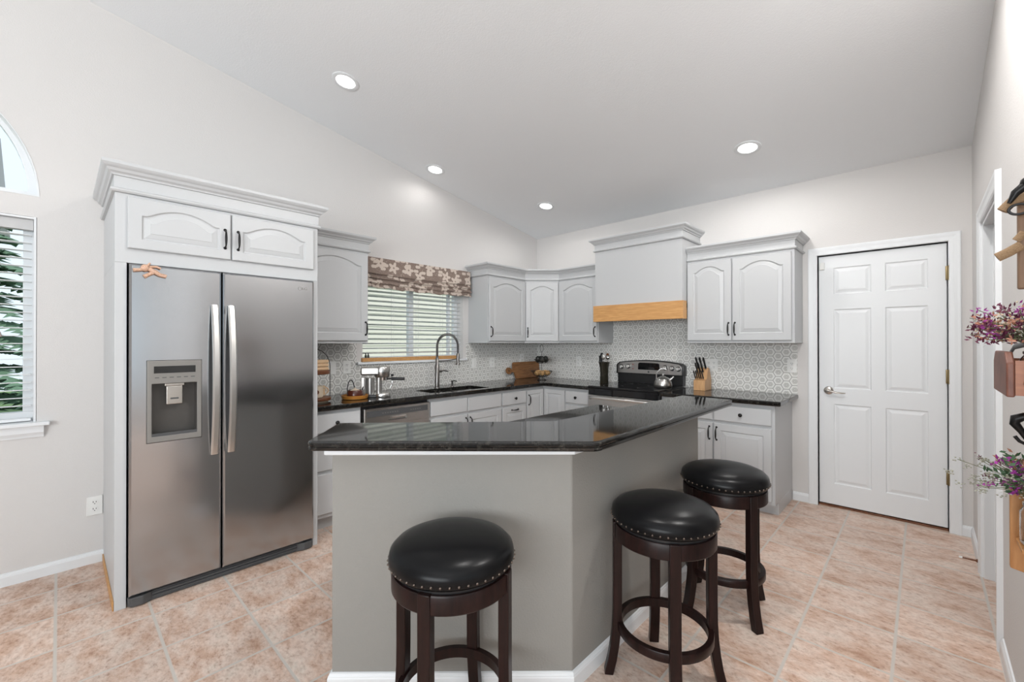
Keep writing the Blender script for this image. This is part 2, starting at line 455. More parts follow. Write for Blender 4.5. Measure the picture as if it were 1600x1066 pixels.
def pull(parent, x, z, yf, L=.105, horiz=False):
    """arched black bar handle, front surface of door at yf, projecting to -y"""
    b = B(); pts = []; rad = []
    n = 16
    for i in range(n + 1):
        t = -1 + 2 * i / n
        out = .026 * (1 - abs(t) ** 7)
        s_ = t * L / 2
        pts.append((x + (s_ if horiz else 0), yf - .001 - out, z + (0 if horiz else s_)))
        rad.append(.0042 + .0026 * max(0, 1 - (t / .75) ** 2))
    b.tube(pts, rad, 8)
    for sgn in (-1, 1):
        c = (x + (sgn * L / 2 if horiz else 0), yf, z + (0 if horiz else sgn * L / 2))
        b.lathe([(.0085, 0), (.0085, -.003), (.004, -.006)], c, 10, 'y')
    return b.obj('handle', M['black'], parent, smooth=40)
def knob(parent, x, z, yf):
    return B().lathe([(.007, .0), (.006, -.008), (.008, -.014), (.0145, -.018), (.0155, -.023), (.012, -.028), (.0, -.030)], (x, yf, z), 16, 'y').obj('knob', M['black'], parent, smooth=50)

CROWN = [(0, 0), (.012, .001), (.018, .008), (.018, .015), (.008, .020), (.004, .022), (.004, .074), (.012, .075), (.013, .080), (.016, .084), (.026, .090), (.033, .101), (.040, .105), (.046, .110), (.052, .117), (.052, .131), (-.012, .131), (-.012, 0)]

# ------------------------------------------------------------------ room shell
XW, YW, XR, SL = -3.742, 4.418, 0.2517, .1727
ZC0 = 2.749
def zc(y): return ZC0 + SL * (YW - y)
YR, XE, YS = -3.5, 3.1, 1.15       # rear wall, far side wall, where the right wall ends
floor = B().box(XW - .3, XE + .3, YR - .3, YW + .3, -.12, 0).obj('floor', M['tile']); struct(floor)
floor['label'] = 'beige stone-look ceramic tile floor'
b = B()
b.prism([(YR - .3, zc(YR - .3)), (YW + .3, zc(YW + .3)), (YW + .3, zc(YW + .3) + .15), (YR - .3, zc(YR - .3) + .15)], XW - .3, XE + .3, 'x')
struct(b.obj('ceiling', M['ceil']))
def arc(yc, zc_, r, n=24, a0=0, a1=PI): return [(yc + r * math.cos(a0 + (a1 - a0) * i / n), zc_ + r * math.sin(a0 + (a1 - a0) * i / n)) for i in range(n + 1)]
WIN_S = (1.93, 3.13, 1.185, 2.02)    # sink window y0,y1,z0,z1
WIN_L = (-1.51, -.09, .905, 2.10)
arch_c = (-.80, 2.222, .72)
def half(r, drop=0): return arc(arch_c[0], arch_c[1], r)
wall_holes('wall_left', M['wall'], [(YR - .2, -.1), (YW + .2, -.1), (YW + .2, zc(YW + .2) + .05), (YR - .2, zc(YR - .2) + .05)],
           [rect(*WIN_S), rect(*WIN_L), half(arch_c[2])], lambda p: (XW, p[0], p[1]), lambda p: (XW - .16, p[0], p[1]))
# back wall with the door recess (open behind the leaf, closed by a hall wall)
DX0, DX1, DZ = -.643, .130, 2.092
wall_holes('wall_back', M['wall'], [(XW - .2, -.1), (XE + .2, -.1), (XE + .2, zc(YW) + .02), (XW - .2, zc(YW) + .02)],
           [rect(DX0, DX1, -.02, DZ)], lambda p: (p[0], YW, p[1]), lambda p: (p[0], YW + .15, p[1]))
OY0, OY1, OZ = 2.935, 3.705, 2.06
def zr(y): return zc(y) + .03
wall_holes('wall_right', M['wall'], [(YS, -.1), (YW + .1, -.1), (YW + .1, zr(YW + .1)), (YS, zr(YS))],
           [rect(OY0, OY1, -.02, OZ)], lambda p: (XR, p[0], p[1]), lambda p: (XR + .12, p[0], p[1]))
b = B(); b.box(XR + .12, XE + .2, YS, YS + .12, -.1, zr(YS)); struct(b.obj('wall_entry', M['wall']))
wall_holes('wall_rear', M['wall'], rect(XW - .2, XE + .2, -.1, zr(YR)), [rect(-1.3, 2.8, .7, 2.8)], lambda p: (p[0], YR, p[1]), lambda p: (p[0], YR - .15, p[1]))  # unseen opening added to let the rear fill in
wall_holes('wall_side', M['wall'], [(YR - .1, -.1), (YS + .1, -.1), (YS + .1, zr(YS)), (YR - .1, zr(YR))],
           [rect(-2.8, .9, .6, 2.6)], lambda p: (XE, p[0], p[1]), lambda p: (XE + .15, p[0], p[1]))  # opening out of view, added for the side fill
b = B(); b.box(1.25, 1.35, YS + .12, YW, -.02, 2.9); struct(b.obj('wall_hall', M['wall']))

BASE = [(0, 0), (.013, 0), (.013, .052), (.011, .057), (.011, .060), (.008, .064), (.006, .070), (0, .072)]
struct(sweep([(XW, .195), (XW, YR)][::-1], BASE, 0).obj('baseboard_left', M['trim']))
def base_run(name, path): return struct(sweep(path, BASE, 0).obj(name, M['trim']))
base_run('baseboard_back', [(-.825, YW), (-.7077, YW)])
base_run('baseboard_corner', [(.196, YW), (XR, YW), (XR, 3.79)])
base_run('baseboard_right', [(XR, 2.85), (XR, YS)])

# ------------------------------------------------------------------ windows
def x_frame(b, y0, y1, z0, z1, w_, x0, x1):
    b.box(x0, x1, y0, y1, z0, z0 + w_); b.box(x0, x1, y0, y1, z1 - w_, z1)
    b.box(x0, x1, y0, y0 + w_, z0 + w_, z1 - w_); b.box(x0, x1, y1 - w_, y1, z0 + w_, z1 - w_)
def winroot(name, label):
    o = thing(name, label, 'window'); o['kind'] = 'structure'; return o
w1 = winroot('window_1', 'arched half-round window above the left edge window')
b = B(); bm = b.bm
R = arch_c[2]
def arch_loop(r, x, zlow): 
    return [(x, y, max(z, zlow)) for y, z in arc(arch_c[0], arch_c[1], r, 32)]
# jamb lining and frame ring
lo = arch_c[1]
def ring(r0, r1, x0, x1, bot0, bot1):
    o = [(arch_c[0] + r0 * math.cos(t), lo + bot0 + (r0 - bot0 * 0) * math.sin(t)) for t in [PI * i / 32 for i in range(33)]]
    i_ = [(arch_c[0] + r1 * math.cos(t), lo + bot1 + r1 * math.sin(t)) for t in [PI * i / 32 for i in range(33)]]
    F = faced(bm, [[(x1, y, z) for y, z in o], [(x1, y, z) for y, z in i_]])
    K = faced(bm, [[(x0, y, z) for y, z in o], [(x0, y, z) for y, z in i_]])
    bridge(bm, F[0], K[0]); bridge(bm, F[1], K[1])
ring(R - .001, R - .05, XW - .15, XW - .10, .001, .045)
b.obj('frame', M['trim'], w1, smooth=30)
B().prism([(y, z + .04) for y, z in arc(arch_c[0], arch_c[1], R - .045, 32)], XW - .128, XW - .122, 'x').obj('pane', M['pane'], w1)
b = B(); bm = b.bm; ring(R + .0, R - .008, XW - .10, XW + .003, .0, .008); b.obj('jamb_lining', M['trim'], w1, smooth=30)

w2 = winroot('window_2', 'tall window with white blind at the left edge of the frame')
y0, y1, z0, z1 = WIN_L
b = B(); x_frame(b, y0 + .002, y1 - .002, z0 + .002, z1 - .002, .055, XW - .15, XW - .09)
b.box(XW - .145, XW - .095, (y0 + y1) / 2 - .03, (y0 + y1) / 2 + .03, z0 + .055, z1 - .055)
b.obj('frame', M['trim'], w2, bevel=.003)
B().box(XW - .125, XW - .119, y0 + .05, y1 - .05, z0 + .05, z1 - .05).obj('pane', M['pane'], w2)
b = B(); b.box(XW - .09, XW + .045, y0 - .055, y1 + .055, .888, .910, .005)
b.obj('window_sill', M['trim'], w2)
b = sweep([(XW, y0 - .03), (XW, y1 + .03)], [(0, 0), (.008, 0), (.012, .012), (.024, .03), (.026, .05), (.030, .068), (0, .068)], .820)
b.obj('apron', M['trim'], w2)
b = B(); b.box(XW - .088, XW + .002, y1 - .012, y1 - .002, z0, z1); b.box(XW - .088, XW + .002, y0 + .002, y0 + .012, z0, z1); b.box(XW - .088, XW + .002, y0 + .012, y1 - .012, z1 - .012, z1 - .002)
b.obj('jamb_lining', M['trim'], w2)

w3 = winroot('window_3', 'wide sliding window over the kitchen sink')
y0, y1, z0, z1 = WIN_S
b = B(); x_frame(b, y0 + .002, y1 - .002, z0 + .002, z1 - .002, .045, XW - .15, XW - .10)
b.box(XW - .15, XW - .10, 2.49, 2.545, z0 + .045, z1 - .045); b.box(XW - .14, XW - .105, 3.0, 3.03, z0 + .045, z1 - .045)
b.obj('frame', M['trim'], w3, bevel=.003)
B().box(XW - .13, XW - .124, y0 + .04, y1 - .04, z0 + .04, z1 - .04).obj('pane', M['pane'], w3)
b = B(); b.box(XW - .10, XW + .035, y0 - .06, y1 + .04, 1.166, 1.190, .004); b.obj('window_sill', M['trim'], w3)

def blind(name, label, x, y0, y1, z0, z1, rail, tilt, pitch=.0452, depth=.046, tassels=True, cords=(.12, .5, .88), grp=None, valance=True):
    o = thing(name, label, 'window blind', (x, (y0 + y1) / 2, z0), 0)
    b = B(); b.box(x - .026, x + .026, y0, y1, z1 - rail, z1, .002); b.obj('headrail', M['blindgrey'] if valance else M['blind'], o, world=True)
    n = int((z1 - rail - z0 - .03) / pitch)
    for i in range(n):
        zz = z1 - rail - .028 - i * pitch
        b = B(); c, s_ = math.cos(tilt), math.sin(tilt); pts = []
        for k in range(5):
            t = -1 + k * .5; pts.append((x + c * t * depth / 2, zz + s_ * t * depth / 2 + .002 * (1 - t * t)))
        pts2 = [(p[0], p[1] - .0028) for p in pts[::-1]]
        b.prism([(p[0], p[1]) for p in pts + pts2], y0 + .008, y1 - .008, 'y')
        b.obj('slat', M['blind'], o, world=True)
    B().box(x - .024, x + .024, y0 + .008, y1 - .008, z0 + .002, z0 + .018, .003).obj('bottom_rail', M['blind'], o, world=True)
    for f in cords:
        yy = y0 + f * (y1 - y0)
        b = B()
        for dx_ in (-.021, .021): b.tube([(x + dx_, yy, z0 + .018), (x + dx_, yy, z1 - rail)], .0013, 6)
        b.obj('ladder_cord', M['cord'], o, world=True)
    if tassels:
        for k, yy in enumerate((y1 - .165, y1 - .145, y1 - .125)):
            zt = 1.42 + .006 * k
            b = B(); b.tube([(x + .032, y1 - .15, z1 - rail), (x + .034, y1 - .145, 1.50), (x + .034, yy, zt)], .0011, 6); cd = b.obj('lift_cord', M['cord'], o, world=True)
            B().lathe([(.002, .0), (.009, -.028), (.0, -.030)], (x + .034, yy, zt), 10).obj('tassel', M['tassel'], o, world=True, smooth=50)
    return o
blind('window_blind', 'white slatted blind hanging in the tall left edge window', XW - .052, WIN_L[0] + .014, WIN_L[1] - .014, WIN_L[2] + .007, WIN_L[3] - .014, .06, .04)
blind('window_blind', 'white slatted blind half hidden behind the floral shade over the sink', XW - .045, WIN_S[0] + .004, WIN_S[1] - .004, 1.196, WIN_S[3] - .004, .04, .24, tassels=False, cords=(.28, .52, .78), depth=.048, valance=False)

# roman shade
o = thing('roman_shade', 'taupe and cream floral roman shade folded above the sink window', 'window shade', (-3.66, 2.52, 1.9))
xs, xb = -3.655, XW + .002
ya, yb2 = 1.872, 3.165
b = B(); n = 40
prof = []
zt = 2.155
prof = [(0, zt), (.0, 2.035), (.012, 2.018), (.010, 2.008), (-.004, 2.012), (-.004, 1.990), (.016, 1.978), (.014, 1.966), (-.002, 1.972), (-.002, 1.95), (.018, 1.938), (.016, 1.922), (.0, 1.925), (.002, 1.900), (.012, 1.892), (.008, 1.880), (-.010, 1.884), (-.02, 1.91), (-.02, zt)]
rows = []
for i in range(n + 1):
    y = ya + (yb2 - ya) * i / n
    wv = .004 * math.sin(i * .9) + .003 * math.sin(i * 2.3)
    rows.append([b.bm.verts.new((xs + px_, y, pz if pz > 2.03 else pz + wv * (2.04 - pz) * 8 - .012 * math.sin(PI * i / n))) for px_, pz in prof])
for i in range(n):
    k = len(prof)
    for j in range(k): b.bm.faces.new((rows[i][j], rows[i][(j + 1) % k], rows[i + 1][(j + 1) % k], rows[i + 1][j]))
b.bm.faces.new(rows[0][::-1]); b.bm.faces.new(rows[-1])
b.obj('folded_fabric', M['fabric'], o, world=True, smooth=60)
b = B(); b.box(xb, xs - .021, yb2 - .006, yb2, 1.93, zt); b.box(xb, xs - .021, ya, ya + .006, 1.93, zt); b.box(xb, xs - .021, ya + .006, yb2 - .006, zt - .02, zt)
b.obj('mounting_board', M['fabric'], o, world=True)

# window ledge board and little bottles
o = B().box(XW - .016, XW + .032, 1.915, 3.045, 1.1905, 1.226, .003).obj('ledge_board', M['pine']); prop(o, 'long natural wood board lying on the sink window sill', 'wooden board')
for k, (dx_, dy_) in enumerate(((.0, 0), (-.015, .030))):
    o = thing('vial', ('small dark vial at the left end of the sink window ledge', 'small dark vial standing second from the left end of the sink window ledge')[k], 'bottle', (XW + .012 + dx_ * .6, 1.955 + dy_, 1.2262), 0, 'vials on the sink window ledge')
    B().lathe([(.010, 0), (.010, .022), (.005, .028), (.005, .034), (0, .034)], n=14).obj('bottle_body', M['smoke'], o, smooth=40)
    B().lathe([(.0062, .0341), (.0062, .043), (0, .043)], n=12).obj('cap', M['blackplastic'], o, smooth=40)

# outside
prop(B().box(-30, 3.0, -25, 30, -.9, -.8).obj('lawn', M['lawn']), kind='structure')['label'] = 'ground outside the windows'
o = thing('neighbouring_house', 'pale green sided house seen through the sink window', 'house', (-9.3, 6.5, -.8))
b = B()
for i in range(34):
    z0_ = -.8 + i * .15
    b.prism([(-9.3, z0_), (-9.285, z0_), (-9.3, z0_ + .15)], 3.0, 14, 'y')
b.box(-13, -9.3, 3.0, 14, -.8, 4.3); b.obj('siding_wall', M['siding'], o, world=True)
B().prism([(-8.7, 4.2), (-13.4, 4.2), (-11.1, 6.0)], 2.7, 14.3, 'y').obj('roof', M['darkgrey'], o, world=True)
o = thing('white_house', 'white house beyond the left edge windows', 'house', (-14, -4, -.8))
b = B(); b.box(-19, -14, -12.5, -1.5, -.8, 4.6); b.obj('siding_wall', M['white_siding'], o, world=True)
B().prism([(-13.3, 4.5), (-19.6, 4.5), (-16.4, 6.4)], -13, -1, 'y').obj('roof', M['greyplastic'], o, world=True)
def conifer(x, y, h, r, seed, label):
    rnd = random.Random(seed)
    o = thing('conifer_tree', label, 'tree', (x, y, -.8), 0, 'conifers outside the left window')
    B().lathe([(.14, 0), (.10, h * .5), (.02, h)], n=10).obj('trunk', M['walnut'], o, smooth=60)
    b = B()
    L = int(h / .22)
    for i in range(L):
        z = .5 + (h - .5) * i / L; rr = r * (1 - i / L) ** .8
        for k in range(9):
            t = rnd.random() * 2 * PI; ln = rr * (.7 + .5 * rnd.random())
            d = Vector((math.cos(t), math.sin(t), 0)); s_ = Vector((-d.y, d.x, 0))
            for q in range(int(4 + ln * 7)):
                f = (q + .5) / (4 + ln * 7); c = d * ln * f + Vector((0, 0, z - .25 * f * f * ln))
                wd = .10 + .16 * (1 - f)
                for sg in (-1, 1):
                    tip = c + s_ * sg * wd + d * .10 + Vector((0, 0, -.04 + .05 * rnd.random()))
                    v = [b.bm.verts.new(c - d * .05), b.bm.verts.new(c + d * .07), b.bm.verts.new(tip), b.bm.verts.new(c + Vector((0, 0, .04)))]
                    b.bm.faces.new(v[:3]); b.bm.faces.new((v[0], v[2], v[3])); b.bm.faces.new((v[1], v[3], v[2]))
    f = b.obj('foliage', M['needles'], o); return o
conifer(-9.0, -.75, 4.2, 1.5, 3, 'dark green conifer nearest the left window')
conifer(-12.2, .9, 3.9, 1.3, 5, 'dark green conifer farther right behind the left window')

# ------------------------------------------------------------------ door in the back wall
d1 = thing('door_1', 'white six-panel door in the back wall', 'door', (DX0, YW, 0)); d1['kind'] = 'structure'
W_ = DX1 - DX0
lx0, lx1 = .004, W_ - .004
px = [(.105, .345), (.430, .670)]
pz = [(1.765, 1.985), (.985, 1.640), (.195, .855)]
DP = [(.0, .0), (.005, .007), (.010, .008), (.018, .007), (.034, .002), (.038, .0015)]
panels = [arch_outline(a_, b_, c_, e_, 0) for a_, b_ in px for c_, e_ in pz]
panel_slab(lx0, lx1, .022, DZ - .004, .060, .040, panels, DP, .002).obj('door_leaf', M['door'], d1)
b = B()
b.box(-.02, 0.0, .0, .14, 0, DZ); b.box(W_, W_ + .02, .0, .14, 0, DZ); b.box(-.02, W_ + .02, 0, .14, DZ, DZ + .02)
b.box(0, .012, .0605, .075, 0, DZ); b.box(W_ - .012, W_, .0605, .075, 0, DZ)
b.obj('door_frame', M['trim'], d1)
cas = [(0, 0), (.010, .0), (.014, .006), (.015, .03), (.018, .045), (.019, .058), (.017, .064), (0, .066)]
def casing(path_xz, f, name, parent, prof=None):
    """picture-frame casing along inner opening path in wall plane; f(s,z,out)->3D"""
    b = B(); n = len(path_xz); mt = mitres(path_xz, False); rings = []
    for i in range(n):
        rings.append([b.bm.verts.new(f(path_xz[i][0] + mt[i].x * wd, path_xz[i][1] + mt[i].y * wd, o_)) for o_, wd in (prof or cas)])
    for q in range(n - 1):
        A, C = rings[q], rings[q + 1]
        for j in range(len(A)): b.bm.faces.new((A[j], A[(j + 1) % len(A)], C[(j + 1) % len(A)], C[j]))
    b.bm.faces.new(rings[0]); b.bm.faces.new(rings[-1][::-1])
    return b.obj(name, M['trim'], parent, world=True)
casing([(DX1 + .002, 0), (DX1 + .002, DZ + .002), (DX0 - .002, DZ + .002), (DX0 - .002, 0)], lambda s_, z, o_: (s_, YW - o_, z), 'casing', d1)
for z in (1.867, 1.118, .388):
    b = B(); b.box(W_ - .012, W_ + .016, -.003, .018, z - .05, z + .05, .001); b.tube([(W_ + .002, -.008, z - .052), (W_ + .002, -.008, z + .052)], .006, 10)
    b.obj('hinge', M['brass'], d1, smooth=40)
b = B(); b.lathe([(.034, .0), (.033, -.006), (.028, -.011), (.014, -.014), (.011, -.045), (0, -.048)], (.07, .019, .965), 24, 'y')
b.tube([(.07, -.026, .965), (.09, -.030, .962), (.125, -.030, .955), (.165, -.026, .952), (.185, -.020, .953)], [.011, .010, .0085, .0075, .005], 12, sq=(1, .8))
b.obj('door_handle', M['nickel'], d1, smooth=50)
bx('door_sensor', M['outlet'], None, DX0 + .012, DX0 + .046, YW - .018 + .0185, YW + .0185, 1.975, 2.035, .003)
prop(bpy.data.objects['door_sensor'], 'small white alarm contact at the top left of the six-panel door', 'sensor')
b = B(); b.box(0, W_, .02, .10, 0, .014, .003); b.obj('threshold', M['walnut'], d1)
b = B(); b.box(DX0 - .1, DX1 + .1, YW + .145, YW + .2, 0, 2.3); struct(b.obj('trim_1', M['trim']))

# cased opening in right wall
b = casing([(OY1 + .002, 0), (OY1 + .002, OZ + .002), (OY0 - .002, OZ + .002), (OY0 - .002, 0)], lambda s_, z, o_: (XR - o_, s_, z), 'trim_2', None,
           [(0, 0), (.010, .0), (.015, .008), (.016, .04), (.020, .055), (.020, .070), (0, .072)])
struct(b)
b = B(); b.box(XR + .0, XR + .12, OY1 - .018, OY1, 0, OZ); b.box(XR, XR + .12, OY0, OY0 + .018, 0, OZ); b.box(XR, XR + .12, OY0 + .018, OY1 - .018, OZ - .018, OZ)
b.box(XR + .04, XR + .075, OY1 - .030, OY1 - .018, 0, OZ - .018); b.box(XR + .04, XR + .075, OY0 + .03, OY1 - .03, OZ - .030, OZ - .018)
struct(b.obj('trim_3', M['trim'], bevel=.002))

# door stop on the corner baseboard
o = thing('door_stop', 'slim bronze door stop low on the wall right of the white door', 'door stop', (XR - .013, 3.83, .045))
B().lathe([(.012, 0), (.010, -.008), (.0055, -.014), (.0055, -.068)], (0, 0, 0), 12, 'x').obj('rod', M['walnut'], o, smooth=40)
B().lathe([(.0065, -.0685), (.0065, -.080), (.004, -.084), (0, -.084)], (0, 0, 0), 12, 'x').obj('rubber_tip', M['outlet'], o, smooth=40)

# ------------------------------------------------------------------ backsplash
def quad_wall(name, m, outer, holes, f0, f1): 
    o = wall_holes(name, m, outer, holes, f0, f1); return o
s0, s1 = XW + .001, XW + .009
y0, y1, z0, z1 = WIN_S
quad_wall('trim_4', M['hexL'], [(1.216, .914), (YW - .001, .914), (YW - .001, 1.3615), (3.208, 1.3615), (3.175, 1.3615), (3.175, 1.165), (1.866, 1.165), (1.866, 1.3615), (1.216, 1.3615)], [],
          lambda p: (s1, p[0], p[1]), lambda p: (s0, p[0], p[1]))['label'] = 'hexagon mosaic tile backsplash on the sink wall'
quad_wall('trim_5', M['hexB'], [(XW + .009, .914), (-.79, .914), (-.79, 1.3615), (-1.654, 1.3615), (-1.656, 1.3615), (-1.656, 1.70), (-2.586, 1.70), (-2.586, 1.3615), (-2.59, 1.3615), (XW + .009, 1.3615)], [],
          lambda p: (p[0], YW - .009, p[1]), lambda p: (p[0], YW - .001, p[1]))['label'] = 'hexagon mosaic tile backsplash on the range wall'

def outlet(x, y, z, rz, label, kind='duplex', w_=.072, h_=.116):
    o = thing('wall_outlet' if kind != 'switch' else 'light_switch', label, 'outlet' if kind != 'switch' else 'switch', (x, y, z), rz, 'wall plates')
    n = 2 if w_ > .1 else 1
    B().box(-w_ / 2, w_ / 2, -.006, 0, -h_ / 2, h_ / 2, .002).obj('cover_plate', M['outlet'], o)
    for k in range(n):
        cx = (k - (n - 1) / 2) * .046
        if kind == 'duplex':
            for s_ in (-1, 1):
                f = B().lathe([(.0165, -.006), (.0165, -.0085), (.0, -.0085)], (cx, 0, s_ * .021), 20, 'y').obj('receptacle', M['outlet'], o)
                b = B(); b.box(cx - .008, cx - .005, -.0092, -.0086, s_ * .021 - .001, s_ * .021 + .008); b.box(cx + .005, cx + .008, -.0092, -.0086, s_ * .021 - .001, s_ * .021 + .007)
                b.lathe([(.0028, -.0086), (.0028, -.0092), (0, -.0092)], (cx, 0, s_ * .021 - .008), 8, 'y'); b.obj('slots', M['slot'], f)
        else:
            B().box(cx - .0165, cx + .0165, -.0095, -.006, -.033, .033, .001).obj('rocker', M['outlet'], o)
L90 = PI / 2
outlet(XW, .155, .355, L90, 'white outlet low on the wall left of the refrigerator cabinet')
outlet(XW + .009, 1.64, 1.148, L90, 'white wall plate on the backsplash beside the tiered shelf', 'switch')
outlet(XW + .009, 1.775, 1.148, L90, 'white outlet on the backsplash left of the coffee machine')
outlet(XW + .009, 3.285, 1.130, L90, 'white switch plate just right of the sink window', 'switch')
outlet(XW + .009, 3.572, 1.130, L90, 'white outlet between the sink window and the round-handled board')
outlet(XW + .009, 4.10, 1.165, L90, 'white outlet above the round-handled cutting board')
outlet(-3.067, YW - .009, 1.133, 0, 'white outlet between the fruit basket and the utensil crock')
outlet(-1.50, YW - .009, 1.147, 0, 'white double wall plate right of the knife block', 'duplex', .118)
outlet(-.828, YW - .009, 1.160, 0, 'white outlet at the right end of the backsplash')

# ------------------------------------------------------------------ cabinets
def Lroot(name, label, y0, group=None, cat='cabinet', z=0, x=XW): return thing(name, label, cat, (x + .0005, y0, z), L90, group)
def Broot(name, label, x0, group=None, cat='cabinet', z=0): return thing(name, label, cat, (x0, YW - .0005, z), 0, group)
GU, GB = 'white wall cabinets', 'white base cabinets'
UD = .32
def upper(root, w_, doors, z0, z1, D=UD, body=True):
    """doors: [(x0,x1,handle side)] local"""
    if body: B().box(0, w_, -D, 0, z0, z1, .0015).obj('body', M['cab'], root)
    for x0, x1, hs in doors:
        f = arch_outline(x0 + .058, x1 - .058, z0 + .085, z1 - .065, min(.055, (x1 - x0) * .13))
        d = panel_slab(x0, x1, z0 + .022, z1 - .02, -D - .001, .019, [f]).obj('door', M['cab'], root)
        if hs: pull(d, x1 - .022 if hs == 'r' else x0 + .022, z0 + .125, -D - .020)
ZU = 1.3615
r = Lroot('upper_cabinet', 'white upper cabinet with arched door right beside the refrigerator', 1.2165, GU)
upper(r, .5975, [(.01, .588, 'r')], ZU, 2.13)
sweep([(-3.422, 1.2165), (-3.422, 1.814), (XW + .001, 1.814)], CROWN, 2.1305).obj('crown_moulding', M['cab'], r, world=True)
# corner run
cp = [(XW + .001, 3.208), (-3.422, 3.208), (-3.422, 3.816), (-3.133, 4.098), (-2.575, 4.098)]
r = Lroot('upper_cabinet', 'white upper cabinet with arched door right of the sink window', 3.208, GU)
upper(r, .607, [(.012, .596, 'l')], ZU, 2.10)
sweep(cp, CROWN, 2.1005, i0=0, i1=2).obj('crown_moulding', M['cab'], r, world=True)
ang = math.atan2(4.098 - 3.816, .289); wl = math.hypot(.289, .282)
r = thing('upper_cabinet', 'white diagonal corner cabinet with narrow arched door above the hanging basket', 'cabinet', (-3.422, 3.816, 0), ang, GU)
B().prism([(XW + .001, YW - .001), (XW + .001, 3.8165), (-3.4215, 3.8165), (-3.1335, 4.098), (-3.1335, YW - .001)], ZU, 2.10, bev=.001).obj('body', M['cab'], r, world=True)
f = arch_outline(.062, wl - .062, ZU + .085, 2.035, .045)
d = panel_slab(.008, wl - .008, ZU + .022, 2.08, -.003, .019, [f]).obj('door', M['cab'], r); pull(d, .032, ZU + .125, -.022)
sweep(cp, CROWN, 2.1005, i0=2, i1=3).obj('crown_moulding', M['cab'], r, world=True)
r = Broot('upper_cabinet', 'white upper cabinet with arched door left of the range hood', -3.133, GU)
upper(r, .545, [(.012, .535, 'r')], ZU, 2.10)
sweep(cp, CROWN, 2.1005, i0=3, i1=4).obj('crown_moulding', M['cab'], r, world=True)
r = Broot('upper_cabinet', 'white upper cabinet with two arched doors right of the range hood', -1.613, GU)
upper(r, .863, [(.006, .391, 'r'), (.399, .844, 'l')], ZU, 2.125)
sweep([(-1.6125, YW - UD), (-.750, YW - UD), (-.750, YW - .001)], CROWN, 2.1255).obj('crown_moulding', M['cab'], r, world=True)
# hood
r = Broot('range_hood', 'tall white hood cover with natural wood band above the range', -2.555, None, 'range hood')
HD = .436
B().box(0, .94, -HD, 0, 1.745, 2.336, .002).obj('body', M['cab'], r)
b = B(); b.box(-.014, .954, -HD - .018, -HD - .0005, 1.588, 1.757, .002); b.box(-.014, .004, -HD, -UD - .045, 1.588, 1.757, .001); b.box(.936, .954, -HD, -UD - .045, 1.588, 1.757, .001)
b.obj('wood_band', M['pine'], r)
B().box(.03, .91, -HD + .005, -.02, 1.70, 1.744).obj('underside_grille', M['steel'], r)
sweep([(-2.555, YW - .001), (-2.555, YW - HD), (-1.615, YW - HD), (-1.615, YW - .001)], CROWN, 2.3365).obj('crown_moulding', M['cab'], r, world=True)

# fridge surround
r = Lroot('refrigerator_cabinet', 'tall white cabinet surround with two arched doors over the refrigerator', .195, None)
SD = .762
B().box(0, .046, -SD, 0, 0, 1.7825, .0015).obj('side_panel', M['cab'], r)
B().box(.985, 1.017, -SD, 0, 0, 1.7825, .0015).obj('side_panel', M['cab'], r)
B().box(0, 1.017, -SD, 0, 1.783, 2.14, .0015).obj('body', M['cab'], r)
for x0, x1, hs in ((.048, .505, 'r'), (.512, .985, 'l')):
    f = arch_outline(x0 + .055, x1 - .055, 1.858 + .05, 2.125 - .04, .05)
    d = panel_slab(x0, x1, 1.858, 2.125, -SD - .001, .019, [f]).obj('door', M['cab'], r)
    pull(d, x1 - .03 if hs == 'r' else x0 + .03, 1.975, -SD - .020)
sweep([(XW + .001, .195), (XW + SD, .195), (XW + SD, 1.212), (-3.36, 1.212)], [(o_, h * 1.12) for o_, h in CROWN], 2.1405).obj('crown_moulding', M['cab'], r, world=True)
B().box(-.006, -.0005, -SD + .01, -.03, .0, .05, .001).obj('shoe_strip', M['pine'], r)

# base cabinets
BD = .60
def base(root, w_, fronts, D=BD, end=None, low=False):
    if low:
        b = B(); b.box(0, w_, -D, 0, .10, .70, .001); b.box(0, w_, -D, -D + .018, .7005, .875); b.box(0, .018, -D + .0185, 0, .7005, .875); b.box(w_ - .018, w_, -D + .0185, 0, .7005, .875); b.obj('body', M['cab'], root)
    else: B().box(0, w_, -D, 0, .10, .875, .001).obj('body', M['cab'], root)
    B().box(0.002, w_ - (.002 if not end else .0), -D + .07 if not end else -D + .105, -.002, 0, .10).obj('toe_kick', M['cab'], root)
    for x0, x1, z0, z1, kind, h, hx in fronts:
        if kind == 'flat':
            d = panel_slab(x0, x1, z0, z1, -D - .001, .019, [], edge=.005).obj('drawer', M['cab'], root)
        else:
            mg = .055 if (z1 - z0) > .3 and (x1 - x0) > .3 else .042
            d = panel_slab(x0, x1, z0, z1, -D - .001, .019, [arch_outline(x0 + mg, x1 - mg, z0 + mg, z1 - mg, 0)]).obj('door' if kind == 'door' else 'drawer', M['cab'], root)
        if h == 'knob': knob(d, hx, (z0 + z1) / 2, -D - .020)
        elif h == 'pull': pull(d, hx, z1 - .085, -D - .020)
        elif h == 'hpull': pull(d, hx, z1 - .03, -D - .020, .095, True)
r = Lroot('base_cabinet', 'white three-drawer base cabinet between the refrigerator and dishwasher', 1.2165, GB)
base(r, .387, [(.01, .378, .715, .850, 'flat', 'knob', .19), (.01, .378, .442, .695, 'flat', None, 0), (.01, .378, .13, .42, 'flat', None, 0)])
r = Lroot('base_cabinet', 'white sink base cabinet with two flat fronts and two doors', 2.2365, GB)
